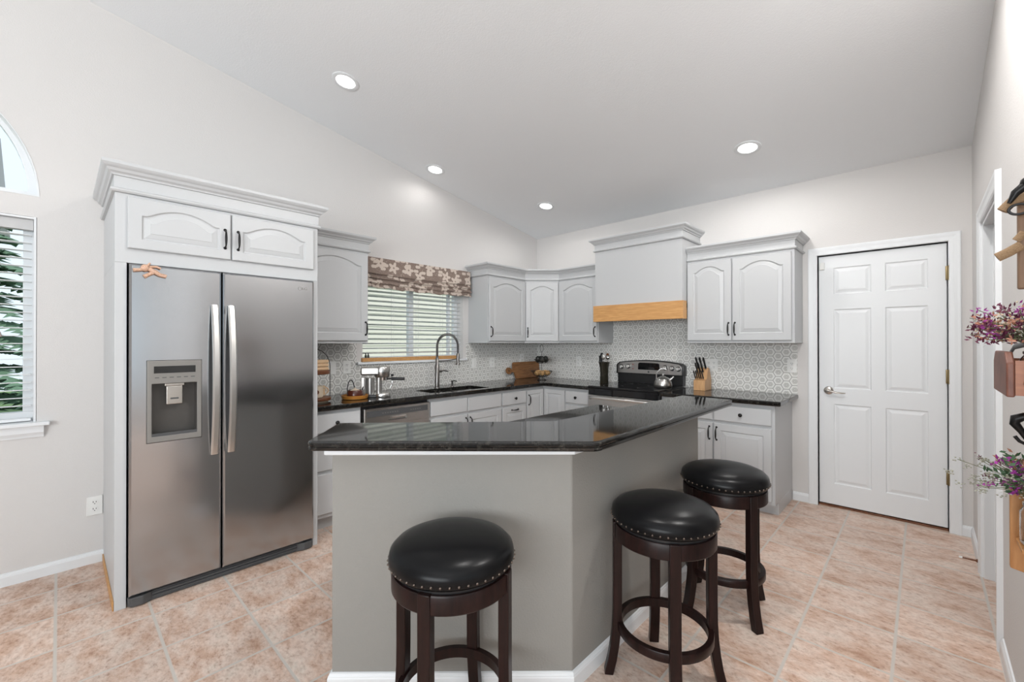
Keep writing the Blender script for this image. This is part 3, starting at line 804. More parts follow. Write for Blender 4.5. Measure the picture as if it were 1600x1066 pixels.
base(r, .893, [(.01, .432, .715, .845, 'flat', None, 0), (.442, .884, .715, .845, 'flat', None, 0), (.01, .432, .13, .690, 'door', 'pull', .41), (.442, .884, .13, .690, 'door', 'pull', .464)], low=True)
r = Lroot('base_cabinet', 'white base cabinet with one knob drawer over a bar-handled drawer', 3.131, GB)
base(r, .382, [(.008, .374, .715, .845, 'flat', 'knob', .19), (.008, .374, .13, .690, 'pdrawer', 'hpull', .19)])
r = thing('base_cabinet', 'white corner base cabinet with two narrow doors meeting at the inside corner', 'cabinet', (XW + .0005, 3.5145, 0), L90, GB)
cor = [(XW + .001, 3.5145), (XW + BD, 3.5145), (XW + BD, YW - BD), (-2.829, YW - BD), (-2.829, YW - .001), (XW + .001, YW - .001)]
B().prism(cor, .10, .875, bev=.001).obj('body', M['cab'], r, world=True)
kk = BD - .07
B().prism([(XW + .003, 3.5165), (XW + kk, 3.5165), (XW + kk, YW - kk), (-2.831, YW - kk), (-2.831, YW - .003), (XW + .003, YW - .003)], 0, .0995).obj('toe_kick', M['cab'], r, world=True)
d = panel_slab(.006, YW - BD - .020 - 3.5145, .13, .845, -BD - .001, .019, [arch_outline(.05, .235, .175, .80, 0)]).obj('door', M['cab'], r); pull(d, .028, .74, -BD - .020)
b = panel_slab(XW + BD + .022, -2.834, .13, .845, YW - BD - .001, .019, [arch_outline(XW + BD + .065, -2.876, .175, .80, 0)]); b.obj('door', M['cab'], r, world=True)
r = Broot('base_cabinet', 'white base cabinet with knob drawer just left of the range', -2.828, GB)
base(r, .322, [(.008, .300, .715, .845, 'flat', 'knob', .152), (.008, .300, .13, .690, 'door', None, 0)])
r = Broot('base_cabinet', 'narrow white base cabinet just right of the range', -1.738, GB)
base(r, .455, [(.012, .450, .715, .845, 'flat', 'knob', .23), (.012, .450, .13, .690, 'door', 'pull', .425)])
r = Broot('base_cabinet', 'white base cabinet at the right end of the range wall with knob drawer', -1.2825, GB)
base(r, .4525, [(.005, .432, .715, .845, 'flat', 'knob', .215), (.005, .432, .13, .690, 'door', 'pull', .028)], end=True)

# countertops
NOSE = [(.006, 0), (.002, .0025), (.0, .008), (.0, .026), (.002, .032), (.006, .0365)]
XF, YF = -3.092, 3.768
poly = [(XW + .010, 1.2175), (XF, 1.2175), (XF, YF), (-2.505, YF), (-2.505, YW - .010), (XW + .010, YW - .010)]
hole = [(-3.475, 2.31), (-3.17, 2.31), (-3.17, 2.99), (-3.475, 2.99)]
def rrect(x0, x1, y0, y1, r, n=5):
    out = []
    for cx, cy, a0 in ((x1 - r, y0 + r, -PI / 2), (x1 - r, y1 - r, 0), (x0 + r, y1 - r, PI / 2), (x0 + r, y0 + r, PI)):
        for i in range(n + 1): t = a0 + PI / 2 * i / n; out.append((cx + r * math.cos(t), cy + r * math.sin(t)))
    return out
hole = rrect(-3.475, -3.165, 2.31, 3.0, .03)
prop(slab('countertop', M['granite'], poly, .914, NOSE, holes=[hole]), 'black granite L-shaped countertop along the sink wall and corner', 'countertop')
prop(slab('countertop', M['granite'], [(-1.737, YF), (-.782, YF), (-.782, YW - .010), (-1.737, YW - .010)], .914, NOSE), 'short black granite countertop right of the range', 'countertop')
# sink
o = thing('sink', 'dark stainless double-bowl sink set under the black countertop', 'sink', (-3.32, 2.655, .88))
b = B(); bm = b.bm
for ya_, yb_ in ((2.305, 2.635), (2.665, 3.005)):
    prev = None
    for ins, z in ((0, .876), (.0, .874), (.006, .75), (.03, .715), (.12, .712)):
        lp = [bm.verts.new((x, y, z)) for x, y in rrect(-3.48 + ins, -3.16 - ins, ya_ + ins, yb_ - ins, max(.035 - ins * .2, .012))]
        if prev: bridge(bm, prev, lp)
        prev = lp
    bm.faces.new(prev)
b.box(-3.48, -3.16, 2.635, 2.665, .76, .872, .004)
b.obj('basin', M['steel2'], o, world=True, smooth=40)
for yc in (2.47, 2.835): B().lathe([(.042, .7125), (.040, .7150), (.030, .7135), (0, .7135)], (-3.32, yc, 0), 20).obj('drain', M['chrome'], o, world=True, smooth=40)

# faucet
o = thing('kitchen_faucet', 'tall spring-neck pull-down faucet behind the sink', 'faucet', (-3.534, 2.62, .914))
B().lathe([(.030, 0), (.029, .006), (.024, .010), (.024, .225), (.020, .232), (.0165, .238), (.0165, .30), (.012, .306), (0, .306)], n=20).obj('body', M['faucet'], o, smooth=40)
R_ = .118; cz = .42; pts = []; dyd = Vector((.18, .98)).normalized()
pts.append((0, 0, .30)); pts.append((0, 0, .36))
for i in range(25):
    t = PI - PI * i / 24; s_ = R_ + R_ * math.cos(t); pts.append((s_ * dyd.x, s_ * dyd.y, cz + R_ * math.sin(t)))
pts.append((2 * R_ * dyd.x, 2 * R_ * dyd.y, .345))
B().tube(pts, .0085, 10).obj('hose', M['darkgrey'], o, smooth=60)
# coil
P = [Vector(p) for p in pts]; Ls = [0]
for i in range(1, len(P)): Ls.append(Ls[-1] + (P[i] - P[i - 1]).length)
cpts = []; turns = 62; tot = Ls[-1] - .01
side = Vector((dyd.y, -dyd.x, 0))
for k in range(turns * 8):
    d_ = tot * k / (turns * 8); i = max(j for j in range(len(Ls)) if Ls[j] <= d_); i = min(i, len(P) - 2)
    f = (d_ - Ls[i]) / (Ls[i + 1] - Ls[i]); c = P[i].lerp(P[i + 1], f); t = (P[i + 1] - P[i]).normalized(); v = side.cross(t)
    a_ = 2 * PI * k / 8; cpts.append(c + (side * math.cos(a_) + v * math.sin(a_)) * .0125)
B().tube(cpts, .0022, 5).obj('spring', M['faucet'], o, smooth=60)
e = (2 * R_ * dyd.x, 2 * R_ * dyd.y)
B().lathe([(.010, .345), (.017, .335), (.018, .27), (.016, .245), (.023, .235), (.023, .222), (0, .222)], (e[0], e[1], 0), 18).obj('spray_head', M['faucet'], o, smooth=40)
b = B(); b.tube([(0, .016, .27), (e[0] * .5, e[1] * .5, .27), (e[0], e[1] - .02, .285)], .006, 8); b.obj('docking_arm', M['faucet'], o, smooth=60)
b = B(); b.lathe([(.014, .02), (.014, .055), (.010, .060), (0, .060)], (0, 0, .165), 14, 'y'); b.tube([(0, .050, .165), (.015, .075, .172), (.02, .12, .160)], [.008, .007, .006], 10)
b.obj('lever', M['faucet'], o, smooth=50)
o = thing('soap_dispenser', 'small metal soap pump right of the faucet', 'soap dispenser', (-3.52, 2.80, .914))
B().lathe([(.018, 0), (.017, .006), (.010, .012), (.009, .045), (.012, .05), (.012, .062), (0, .064)], n=16).obj('body', M['faucet'], o, smooth=40)
B().tube([(0, 0, .056), (.02, .01, .060), (.05, .02, .054)], .005, 8).obj('spout', M['faucet'], o, smooth=50)

# ------------------------------------------------------------------ refrigerator
r = Lroot('refrigerator', 'stainless side-by-side refrigerator with dispenser in left door', .2455, None, 'refrigerator', x=XW)
FW = .930
B().box(.004, FW - .004, -.715, -.03, .03, 1.775, .003).obj('body', M['darkgrey'], r)
FD, FT = -.722, .078   # doors back plane & thickness
yf = FD - FT
cav = lambda ins: rect(.075 + ins, .308 - ins, .842 + ins, 1.272 - ins)
gx = .408
d = panel_slab(.002, gx - .004, .062, 1.776, FD, FT, [lambda ins: rect(.070 + ins, .310 - ins, .838 + ins, 1.275 - ins)], [(0, 0), (.002, .004), (.003, .066)], .010).obj('door', M['steel'], r)
d['label'] = 'left freezer door with ice and water dispenser'
e = panel_slab(gx + .004, FW - .002, .062, 1.776, FD, FT, [], edge=.010).obj('door', M['steel'], r)
# dispenser
ds = B(); bm = ds.bm
fr_o = rect(.0725, .3075, .8405, 1.2725); fr_i = rect(.092, .288, .870, 1.150)
F = faced(bm, [[(x, yf - .002, z) for x, z in fr_o], [(x, yf - .002, z) for x, z in fr_i]])
K = [[bm.verts.new((x, yf + .060, z)) for x, z in fr_o], [bm.verts.new((x, yf + .060, z)) for x, z in fr_i]]
bridge(bm, F[0], K[0]); bridge(bm, F[1], K[1]); bm.faces.new(K[1])
disp = ds.obj('dispenser', M['greyplastic'], r, bevel=.002)
B().box(.100, .280, yf - .0045, yf - .0022, 1.206, 1.243, .0005).obj('display', M['display'], disp)
b = B()
for k in range(6): b.box(.104 + k * .031, .122 + k * .031, yf - .0032, yf - .0022, 1.180, 1.184)
b.obj('button_row', M['darkgrey'], disp)
b = B(); b.box(.148, .232, yf + .012, yf + .05, 1.135, 1.149, .002); b.box(.155, .225, yf + .015, yf + .022, 1.035, 1.134, .003); b.obj('paddle', M['nickel'], disp)
b = B(); b.box(.0925, .2875, yf + .0585, yf + .0595, .8705, 1.1495); b.box(.0925, .0935, yf + .004, yf + .058, .8705, 1.1495); b.box(.2865, .2875, yf + .004, yf + .058, .8705, 1.1495); b.obj('cavity_liner', M['cavity'], disp)
b = B(); b.box(.172, .208, yf + .0143, yf + .0149, 1.062, 1.070); b.obj('paddle_mark', M['darkgrey'], disp)
b = B()
for k in range(9): b.box(.096 + k * .0215, .108 + k * .0215, yf + .004, yf + .056, .8705, .876)
b.box(.092, .288, yf + .001, yf + .004, .8702, .886); b.obj('drip_tray', M['darkgrey'], disp)
def fhandle(xc, par, sgn):
    b = B(); rows = []
    n = 24
    for i in range(n + 1):
        t = -1 + 2 * i / n; z = 1.158 + t * .427
        o_ = .050 * (1 - abs(t) ** 2.2) + .012
        xx = xc
        hw, th = .018, .011
        if abs(t) > .97: th = .006
        rows.append([b.bm.verts.new((xx + a_ * hw, yf - o_ - c_, z)) for a_, c_ in ((-1, -th), (-1, th * .2), (-.6, th), (.6, th), (1, th * .2), (1, -th))])
    for i in range(n):
        for j in range(6): b.bm.faces.new((rows[i][j], rows[i][(j + 1) % 6], rows[i + 1][(j + 1) % 6], rows[i + 1][j]))
    b.bm.faces.new(rows[0][::-1]); b.bm.faces.new(rows[-1])
    for z in (.765, 1.551): b.box(xc - .009, xc + .009, yf - .020, yf + .001, z - .014, z + .014, .002)
    h = b.obj('handle', M['handle_steel'], par, smooth=30); return h
fhandle(.368, d, -1); fhandle(.450, e, 1)
b = B(); b.prism([(0, yf + .030), (.012, yf + .010), (.06, yf + .004), (.10, yf + .03), (.83, yf + .03), (.87, yf + .004), (.918, yf + .010), (.93, yf + .030), (.93, -.70), (0, -.70)], .006, .052, bev=.004)
b.box(.10, .83, yf + .022, yf + .030, .018, .026); b.box(.10, .83, yf + .022, yf + .030, .034, .042)
b.obj('base_grille', M['darkgrey'], r)
def text(body, size, m, parent, loc, rot, name='logo', depth=.0006):
    cu = bpy.data.curves.new(name, 'FONT'); cu.body = body; cu.size = size; cu.extrude = depth; cu.align_x = 'CENTER'; cu.align_y = 'CENTER'
    t = bpy.data.objects.new(name, cu); COL.objects.link(t)
    dg = bpy.context.evaluated_depsgraph_get(); me = bpy.data.meshes.new_from_object(t.evaluated_get(dg))
    bpy.data.objects.remove(t); me.materials.clear(); me.materials.append(m)
    o = bpy.data.objects.new(name, me); COL.objects.link(o); o.parent = parent; o.location = loc; o.rotation_euler = rot; return o
text('LG', .026, M['greyplastic'], e, (.868, yf - .001, 1.722), (PI / 2, 0, 0))
b = B(); b.lathe([(.012, 0), (.012, -.001), (.0095, -.001), (.0095, 0)], (.838, yf, 1.722), 20, 'y', cap=False); b.obj('logo_ring', M['greyplastic'], e)
# magnet figure
o = thing('fridge_magnet', 'pinkish tan splayed-limb figure magnet at the top left of the refrigerator', 'magnet', (-2.938, .335, 1.735))
b = B()
X0 = XW - yf + .012
b.tube([(X0, .300, 1.753), (X0 + .004, .325, 1.752), (X0 + .003, .350, 1.740), (X0, .368, 1.728), (X0, .396, 1.722)], [.010, .011, .012, .010, .0095], 10)
b.tube([(X0 + .002, .350, 1.742), (X0, .326, 1.727), (X0, .305, 1.712)], [.011, .009, .0105], 10)
b.tube([(X0, .262, 1.742), (X0 + .002, .285, 1.745), (X0 + .004, .305, 1.750)], [.010, .0085, .008], 10)
b.obj('body', M['figure'], o, world=True, smooth=60)
b = B(); b.ball((X0 + .006, .308, 1.757), .019, 2, (.8, 1, 1)); b.tube([(X0 + .006, .318, 1.770), (X0 + .006, .328, 1.785)], [.006, .004], 8); b.tube([(X0 + .004, .325, 1.765), (X0 + .004, .355, 1.768), (X0 + .004, .372, 1.760)], [.007, .006, .005], 8)
b.obj('head', M['figure'], o, world=True, smooth=60)

# ------------------------------------------------------------------ dishwasher
r = Lroot('dishwasher', 'stainless dishwasher with dark control strip under the counter', 1.6095, None, 'dishwasher')
DW = .621
B().box(0, DW, -.585, -.01, .005, .872, .002).obj('body', M['blackplastic'], r)
pf = panel_slab(.010, DW - .008, .10, .853, -.587, .045, [lambda ins: rect(.215 + ins, .36 + ins * 0 + .03 - ins, .742 + ins, .762 - ins)], [(0, 0), (.002, .004), (.004, .022)], .004).obj('door_panel', M['steel2'], r)
B().box(.030, DW - .028, -.6345, -.6325, .785, .832, .0005).obj('control_strip', M['darkgrey'], r)
b = B()
for k in range(7): b.box(.16 + k * .022, .172 + k * .022, -.6355, -.6346, .805, .811)
for k in range(5): b.box(.42 + k * .022, .432 + k * .022, -.6355, -.6346, .805, .811)
b.obj('button_row', M['greyplastic'], r)
B().box(.232, .375, -.640, -.6325, .762, .776, .003).obj('handle_lip', M['chrome'], r)
B().box(.01, DW - .01, -.57, -.55, .0, .095).obj('kick_plate', M['blackplastic'], r)

# ------------------------------------------------------------------ range
r = Broot('range', 'stainless electric range with black glass top and arched control panel', -2.5015, None, 'range')
RW = .760
B().box(.002, RW - .002, -.630, -.02, .05, .905, .003).obj('body', M['blackplastic'], r)
b = B(); b.box(-.0015 + .003, RW - .003, -.662, -.085, .9055, .925, .005); b.obj('cooktop', M['blackgloss'], r)
for cx, cy, rr in ((.20, -.50, .10), (.56, -.50, .085), (.20, -.24, .075), (.56, -.24, .10)):
    b = B(); b.lathe([(rr, .9252), (rr - .002, .9254), (rr - .004, .9252)], (cx, cy, 0), 36, cap=False); b.obj('burner_ring', M['darkgrey'], r)
b = B(); b.box(.006, RW - .006, -.668, -.632, .205, .835, .006); b.obj('oven_door', M['steel2'], r)
od = b = r.children[-1]
B().box(.12, RW - .12, -.6695, -.6682, .36, .68, .001).obj('oven_window', M['blackgloss'], od)
b = B(); b.tube([(.04, -.672, .800), (.055, -.705, .812), (.12, -.718, .815), (.38, -.722, .815), (.64, -.718, .815), (.705, -.705, .812), (.72, -.672, .800)], .0145, 14, sq=(1, .9)); b.obj('handle', M['handle_steel'], od, smooth=50)
b = B(); b.box(.006, RW - .006, -.660, -.632, .838, .900, .004); b.obj('front_rail', M['blackgloss'], r)
b = B(); b.box(.006, RW - .006, -.660, -.632, .055, .198, .006); b.obj('storage_drawer', M['steel2'], r)
# backguard
b = B(); b.box(.010, RW - .010, -.075, -.0105, .925, 1.035, .004); bgd = b.obj('backguard', M['blackplastic'], r)
n = 24; top = []
def arch_top(x, drop=0): t = (x - RW / 2) / (RW / 2); return 1.178 - .034 * t * t - drop
pts = [(-.012 + .012, 1.022), (RW, 1.022)] + [(RW - .0 - RW * i / n, arch_top(RW - RW * i / n, .022 if i in (0, n) else 0)) for i in range(n + 1)]
B().prism(pts, -.088, -.0105, 'y', bev=.006).obj('control_housing', M['blackplastic'], r, smooth=35)
ch = r.children[-1]
pts = [(.020, 1.034), (RW - .020, 1.034)] + [(RW - .020 - (RW - .04) * i / n, arch_top(RW - .02 - (RW - .04) * i / n, .030 if i in (0, n) else .011)) for i in range(n + 1)]
B().prism(pts, -.0915, -.0882, 'y').obj('control_panel', M['panelsteel'], r)
cpn = r.children[-1]
b = B(); b.prism([(.265, 1.075), (.495, 1.075), (.510, 1.085), (.505, 1.140), (.49, 1.147), (.285, 1.150), (.268, 1.140)], -.0935, -.0917, 'y'); b.obj('clock_display', M['blackgloss'], cpn)
for x, z in ((.068, 1.098), (.148, 1.104), (.565, 1.104), (.640, 1.100), (.705, 1.095)):
    b = B(); b.lathe([(.026, -.0917), (.025, -.096), (.0205, -.098)], (x, 0, z), 22, 'y'); k = b.obj('knob', M['blackplastic'], cpn, smooth=40)
    b = B(); b.lathe([(.0195, -.0981), (.018, -.118), (.015, -.121), (0, -.121)], (x, 0, z), 22, 'y'); b.box(x - .0025, x + .0025, -.124, -.1205, z - .016, z + .016, .001); b.obj('knob_face', M['handle_steel'], k, smooth=40)
b = B(); b.lathe([(.011, -.0917), (.010, -.0928), (0, -.0928)], (.385, 0, 1.053), 16, 'y'); b.obj('emblem', M['darkgrey'], cpn)
b = B()
for x, z in ((.205, 1.128), (.205, 1.082)): b.lathe([(.006, -.0917), (.006, -.0925), (0, -.0925)], (x, 0, z), 12, 'y')
b.obj('indicator_lights', plain('red_indicator', (.35, .03, .03, 1), .4), cpn)

# ------------------------------------------------------------------ island
ISO = [(-1.6893, .7425), (-1.0068, 1.3993), (-1.0068, 2.7233)]
def offs(path, d):
    mt = mitres(path, False); return [(p[0] + mt[i].x * d, p[1] + mt[i].y * d) for i, p in enumerate(path)]
outer = ISO; inner = offs(ISO, -.115)
poly = outer + inner[::-1]
wm = B().prism(poly, 0, .9625, bev=.006).obj('wall_island', M['island'], None); struct(wm)
wm['label'] = 'grey painted angled pony wall carrying the bar top'
bp = [inner[0]] + ISO + [inner[-1]]
struct(sweep(bp, BASE, 0).obj('baseboard_island', M['trim']))
CO = [(0, 0), (.018, .0), (.021, .003), (.021, .034), (0, .034)]
struct(sweep(bp, CO, .9285).obj('trim_6', M['trim']))
BN = [(.010, 0), (.004, .002), (.0005, .007), (.0, .014), (.004, .017), (.005, .021), (.001, .024), (.001, .032), (.006, .0375)]
bar = [(-1.665, .634), (-.868, 1.373), (-.880, 2.977), (-1.215, 2.977), (-1.255, 1.594), (-1.945, .885)]
def soften(poly, idx, r):
    out = []
    for i, p in enumerate(poly):
        p = Vector(p); a_ = (Vector(poly[i - 1]) - p).normalized(); c_ = (Vector(poly[(i + 1) % len(poly)]) - p).normalized()
        if i in idx:
            for k in range(5):
                t = k / 4; q = (p + a_ * r * (1 - t)) .lerp(p + c_ * r * t, t); q = (p + a_ * r) * (1 - t) ** 2 + p * 2 * t * (1 - t) + (p + c_ * r) * t * t
                out.append((q.x, q.y))
        else: out.append(tuple(p))
    return out
prop(slab('bar_countertop', M['granite'], soften(bar, (0, 1, 2, 5), .03), 1.0005, BN), 'raised black granite bar top on the grey angled island wall', 'countertop')
# lower island cabinets, greyed as shade for the refrigerator reflection, and worktop behind bar
off_in = inner
ic = [inner[0], inner[1], inner[2]]
far = [(-1.70, 2.70), (-1.70, 1.72), (-2.10, 1.335)]
# far edge of the 45-degree leg is parallel to the wall
dd = Vector((ISO[1][0] - ISO[0][0], ISO[1][1] - ISO[0][1])).normalized(); nn = Vector((-dd.y, dd.x))
q0 = Vector(inner[0]) + nn * .575; 
xq = -1.70; t = (xq - q0.x) / dd.x; q1 = q0 + dd * t
foot = [tuple(Vector(inner[0]) + nn * .0015), (inner[1][0] - .0015, inner[1][1] + .001), (inner[2][0] - .0015, 2.70), (-1.70, 2.70), tuple(q1), tuple(q0)]
mid_i, mid_o = Vector(foot[1]), Vector(foot[4])
IG = 'cabinets greyed as shade inside the angled island'
r = thing('island_cabinet', 'base cabinet greyed to stand in for shade, behind the short angled face of the island', 'cabinet', (mid_i.x - .3, mid_i.y - .1, 0), 0, IG)
B().prism([foot[0], tuple(mid_i - dd * .002), tuple(mid_o - dd * .002), foot[5]], .10, .875).obj('body', M['island'], r, world=True)
B().prism([foot[0], tuple(mid_i - dd * .002), tuple(mid_o - dd * .002 - nn * .07), tuple(q0 - nn * .07)], 0, .0995).obj('toe_kick', M['island'], r, world=True)
r = thing('island_cabinet', 'base cabinet greyed to stand in for shade, behind the long straight face of the island', 'cabinet', (-1.4, 2.2, 0), 0, IG)
B().prism([tuple(mid_i + Vector((0, .003))), foot[2], foot[3], tuple(mid_o + Vector((0, .003)))], .10, .875).obj('body', M['island'], r, world=True)
B().prism([tuple(mid_i + Vector((0, .003))), foot[2], (-1.63, 2.70), (-1.63, mid_o.y + .003)], 0, .0995).obj('toe_kick', M['island'], r, world=True)
lw = [foot[0], foot[1], (foot[2][0], 2.718), (-1.728, 2.718), (-1.728, q1.y + .012), tuple(q0 + nn * .028)]
prop(slab('countertop', M['granite'], lw, .914, NOSE), 'lower black granite worktop just behind the raised bar', 'countertop')

# ------------------------------------------------------------------ bar stools
def stool(x, y, ang, label):
    o = thing('bar_stool', label, 'bar stool', (x, y, 0), ang, 'backless leather bar stools')
    S = .2075
    prof = [(.0, .640), (.185, .640), (.200, .642), (S, .652), (S + .001, .668), (S - .004, .688), (S - .020, .704), (S - .05, .717), (.11, .727), (.05, .732), (0, .7325)]
    B().lathe([(max(a_, 0), z) for a_, z in prof][1:], n=64).obj('seat', M['leather'], o, smooth=70)
    b = B()
    for k in range(48):
        t = 2 * PI * k / 48; b.ball((math.cos(t) * (S + .001), math.sin(t) * (S + .001), .6575), .0046, 1)
    b.obj('nailhead_trim', M['nail'], o, smooth=60)
    B().lathe([(.0, .628), (.188, .628), (.188, .6395), (0, .6395)][1:3], n=48).obj('swivel_plate', M['blackplastic'], o, smooth=30)
    b = B(); b.lathe([(.170, .568), (.196, .568), (.199, .572), (.199, .622), (.196, .6275), (.170, .6275)], n=56, cap=False)
    bm = b.bm
    b.lathe([(.170, .568), (.170, .6275)], n=56, cap=False)
    b.obj('seat_ring', M['darkwood'], o, smooth=35)
    path = [(.186, .630), (.186, .45), (.186, .34), (.187, .25), (.191, .18), (.198, .12), (.208, .06), (.219, .015), (.222, 0)]
    for k in range(4):
        b = B(); t = PI / 2 * k; rd = Vector((math.cos(t), math.sin(t), 0)); tg = Vector((-rd.y, rd.x, 0)); rows = []
        for i, (rr, z) in enumerate(path):
            hw = .0205; th = .0175
            if i and i < len(path) - 1:
                s_ = Vector((path[i + 1][0] - path[i - 1][0], path[i + 1][1] - path[i - 1][1])).normalized()
                nr, nz = -s_.y, s_.x
            else: nr, nz = 1, 0
            if nr < 0: nr, nz = -nr, -nz
            rows.append([b.bm.verts.new(rd * (rr + u_ * th * nr) + tg * (v_ * hw) + Vector((0, 0, z + u_ * th * nz))) for u_, v_ in ((-1, -1), (1, -1), (1, 1), (-1, 1))])
        for i in range(len(rows) - 1):
            for j in range(4): b.bm.faces.new((rows[i][j], rows[i][(j + 1) % 4], rows[i + 1][(j + 1) % 4], rows[i + 1][j]))
        b.bm.faces.new(rows[0]); b.bm.faces.new(rows[-1][::-1])
        b.obj('leg', M['darkwood'], o, smooth=30, bevel=.003)
    b = B(); b.lathe([(.166, .187), (.186, .187), (.188, .190), (.188, .219), (.186, .222), (.166, .222), (.166, .187)], n=64, cap=False); b.obj('foot_ring', M['darkwood'], o, smooth=35)
    return o
stool(-1.150, .915, math.radians(206.8), 'black leather bar stool in front of the short grey island face, nearest the camera')
stool(-.771, 1.708, math.radians(216), 'middle black leather bar stool, beside the long grey island face')
stool(-.755, 2.395, math.radians(-33), 'black leather bar stool farthest back, near the white door')

# ------------------------------------------------------------------ ceiling lights
sl = -math.atan(SL)
for x, y, lb, pw in ((-3.028, 1.431, 'recessed ceiling light nearest the camera, above the refrigerator', 1.0), (-3.472, 2.551, 'recessed ceiling light above the sink window, close to the left wall', 3),
              (-3.007, 3.70, 'small recessed ceiling light farthest back, in the corner', 13), (-.981, 3.68, 'recessed ceiling light at the right, between range hood and door', 24),
              (-.90, 1.35, 'added fill light out of frame, built as a recessed light above the short island face', 60), (-.12, 2.05, 'added fill light out of frame, built as a recessed light above the aisle to the white door', 90)):  # this last pair is unseen, added to brighten the room
    o = bpy.data.objects.new('recessed_light', None); COL.objects.link(o); o.location = (x, y, zc(y)); o.rotation_euler = (sl, 0, 0)
    prop(o, lb, 'ceiling light', 'recessed ceiling lights')
    B().lathe([(.095, -.0005), (.095, -.004), (.088, -.008), (.068, -.006), (.064, -.0012)], n=40, cap=False).obj('trim_ring', M['trim'], o, smooth=40)
    B().lathe([(.066, -.0008), (.066, -.0025), (0, -.0025)], n=32).obj('lens', M['lens'], o)
    l = bpy.data.lights.new('downlight', 'SPOT'); l.energy = pw; l.spot_size = math.radians(176); l.spot_blend = .5; l.shadow_soft_size = .06; l.color = (1, .975, .95)
    lo_ = bpy.data.objects.new('downlight', l); COL.objects.link(lo_); lo_.location = (x, y, zc(y) - .03)

# ------------------------------------------------------------------ things on the worktops
def rot_z(o, a_): o.rotation_euler = (0, 0, a_)
CT = .9142
# two-tier stand by the refrigerator
o = thing('tiered_stand', 'two-tier round wooden stand with arched dark wire beside the refrigerator', 'stand', (-3.385, 1.352, CT))
B().lathe([(.118, .012), (.120, .016), (.120, .030), (.118, .034)], n=36).obj('lower_tray', M['walnut'], o, smooth=40)
B().lathe([(.095, 0), (.10, .0), (.105, .0118), (.09, .0118)], n=30).obj('base_ring', M['ceramic'], o, smooth=40)
B().lathe([(.108, .212), (.112, .216), (.112, .238), (.108, .242)], n=36).obj('upper_tray', M['walnut'], o, smooth=40)
b = B(); b.tube([(0, -.122, .02), (0, -.122, .26)] + [(0, -.122 * math.cos(PI * i / 16), .26 + .145 * math.sin(PI * i / 16)) for i in range(1, 16)] + [(0, .122, .26), (0, .122, .02)], .003, 8)
b.obj('wire_arch', M['wire'], o, smooth=60)
o = thing('block_stack', 'stack of pale striped wooden pieces on the upper tray of the tiered stand', 'wooden stack', (-3.385, 1.345, CT + .2422))
for k in range(3): B().box(-.06, .06, -.085, .095, k * .027, k * .027 + .0245, .006).obj('piece', M['bread'], o)
def mug(x, y, z, m, label, ang=0, r=.04, h=.085, name='mug', tag_=None):
    o = thing(name, label, 'mug', (x, y, z), ang)
    B().lathe([(r * .8, 0), (r, .006), (r, h), (r - .004, h), (r - .004, .008), (0, .006)], n=28).obj('body', m, o, smooth=50)
    B().tube([(r - .002, 0, h * .82)] + [(r + .026 * math.sin(PI * i / 8), 0, h * .5 + h * .32 * math.cos(PI * i / 8)) for i in range(1, 8)] + [(r - .002, 0, h * .18)], .0045, 8).obj('handle', m, o, smooth=60)
    return o
m1 = mug(-3.34, 1.355, CT + .0345, M['ceramic'], 'cream mug with dark round motif on the lower tray of the tiered stand', math.radians(60), .043, .09)
b = B(); b.lathe([(.0, 0), (.017, 0), (.017, .001), (0, .001)][1:3], (0, 0, 0), 16, 'x'); 
bb = b.obj('motif', M['walnut'], m1); bb.rotation_euler = (0, 0, -math.radians(85)); bb.location = (.043 * math.cos(math.radians(-85)), .043 * math.sin(math.radians(-85)), .045)
mug(-3.43, 1.415, CT + .0345, M['bread'], 'second pale mug behind the cream mug on the tiered stand', math.radians(80), .036, .08)

# amber tray with dark red pot
o = thing('round_tray', 'amber-rimmed round wooden tray left of the coffee machine', 'tray', (-3.335, 1.655, CT))
B().lathe([(.085, 0), (.098, .004), (.104, .030), (.099, .031), (.092, .010), (0, .010)], n=40).obj('dish', M['trayrim'], o, smooth=40)
o = thing('teapot', 'dark red pot with black hoop handles standing on the amber tray', 'pot', (-3.335, 1.655, CT + .0105))
B().lathe([(.045, 0), (.060, .006), (.062, .052), (.056, .060), (.050, .060), (.050, .012), (0, .012)], n=32).obj('body', plain('dark_red_glaze', (.075, .014, .006, 1), .2), o, smooth=40)
B().lathe([(.049, .050), (.030, .062), (.010, .068), (.006, .078), (0, .08)], n=24).obj('lid', M['ceramic'], o, smooth=50)
B().tube([(-.02, -.055, .05)] + [(-.02, -.055 + .0 + .03 * (1 - math.cos(PI * i / 10)), .055 + .085 * math.sin(PI * i / 10)) for i in range(1, 10)] + [(-.02, .005, .06)], .004, 8).obj('handle', M['blackplastic'], o, smooth=60)
B().tube([(.01, .052, .045), (.0, .075, .085), (-.01, .088, .10)], [.007, .006, .005], 8).obj('spout', M['blackplastic'], o, smooth=60)

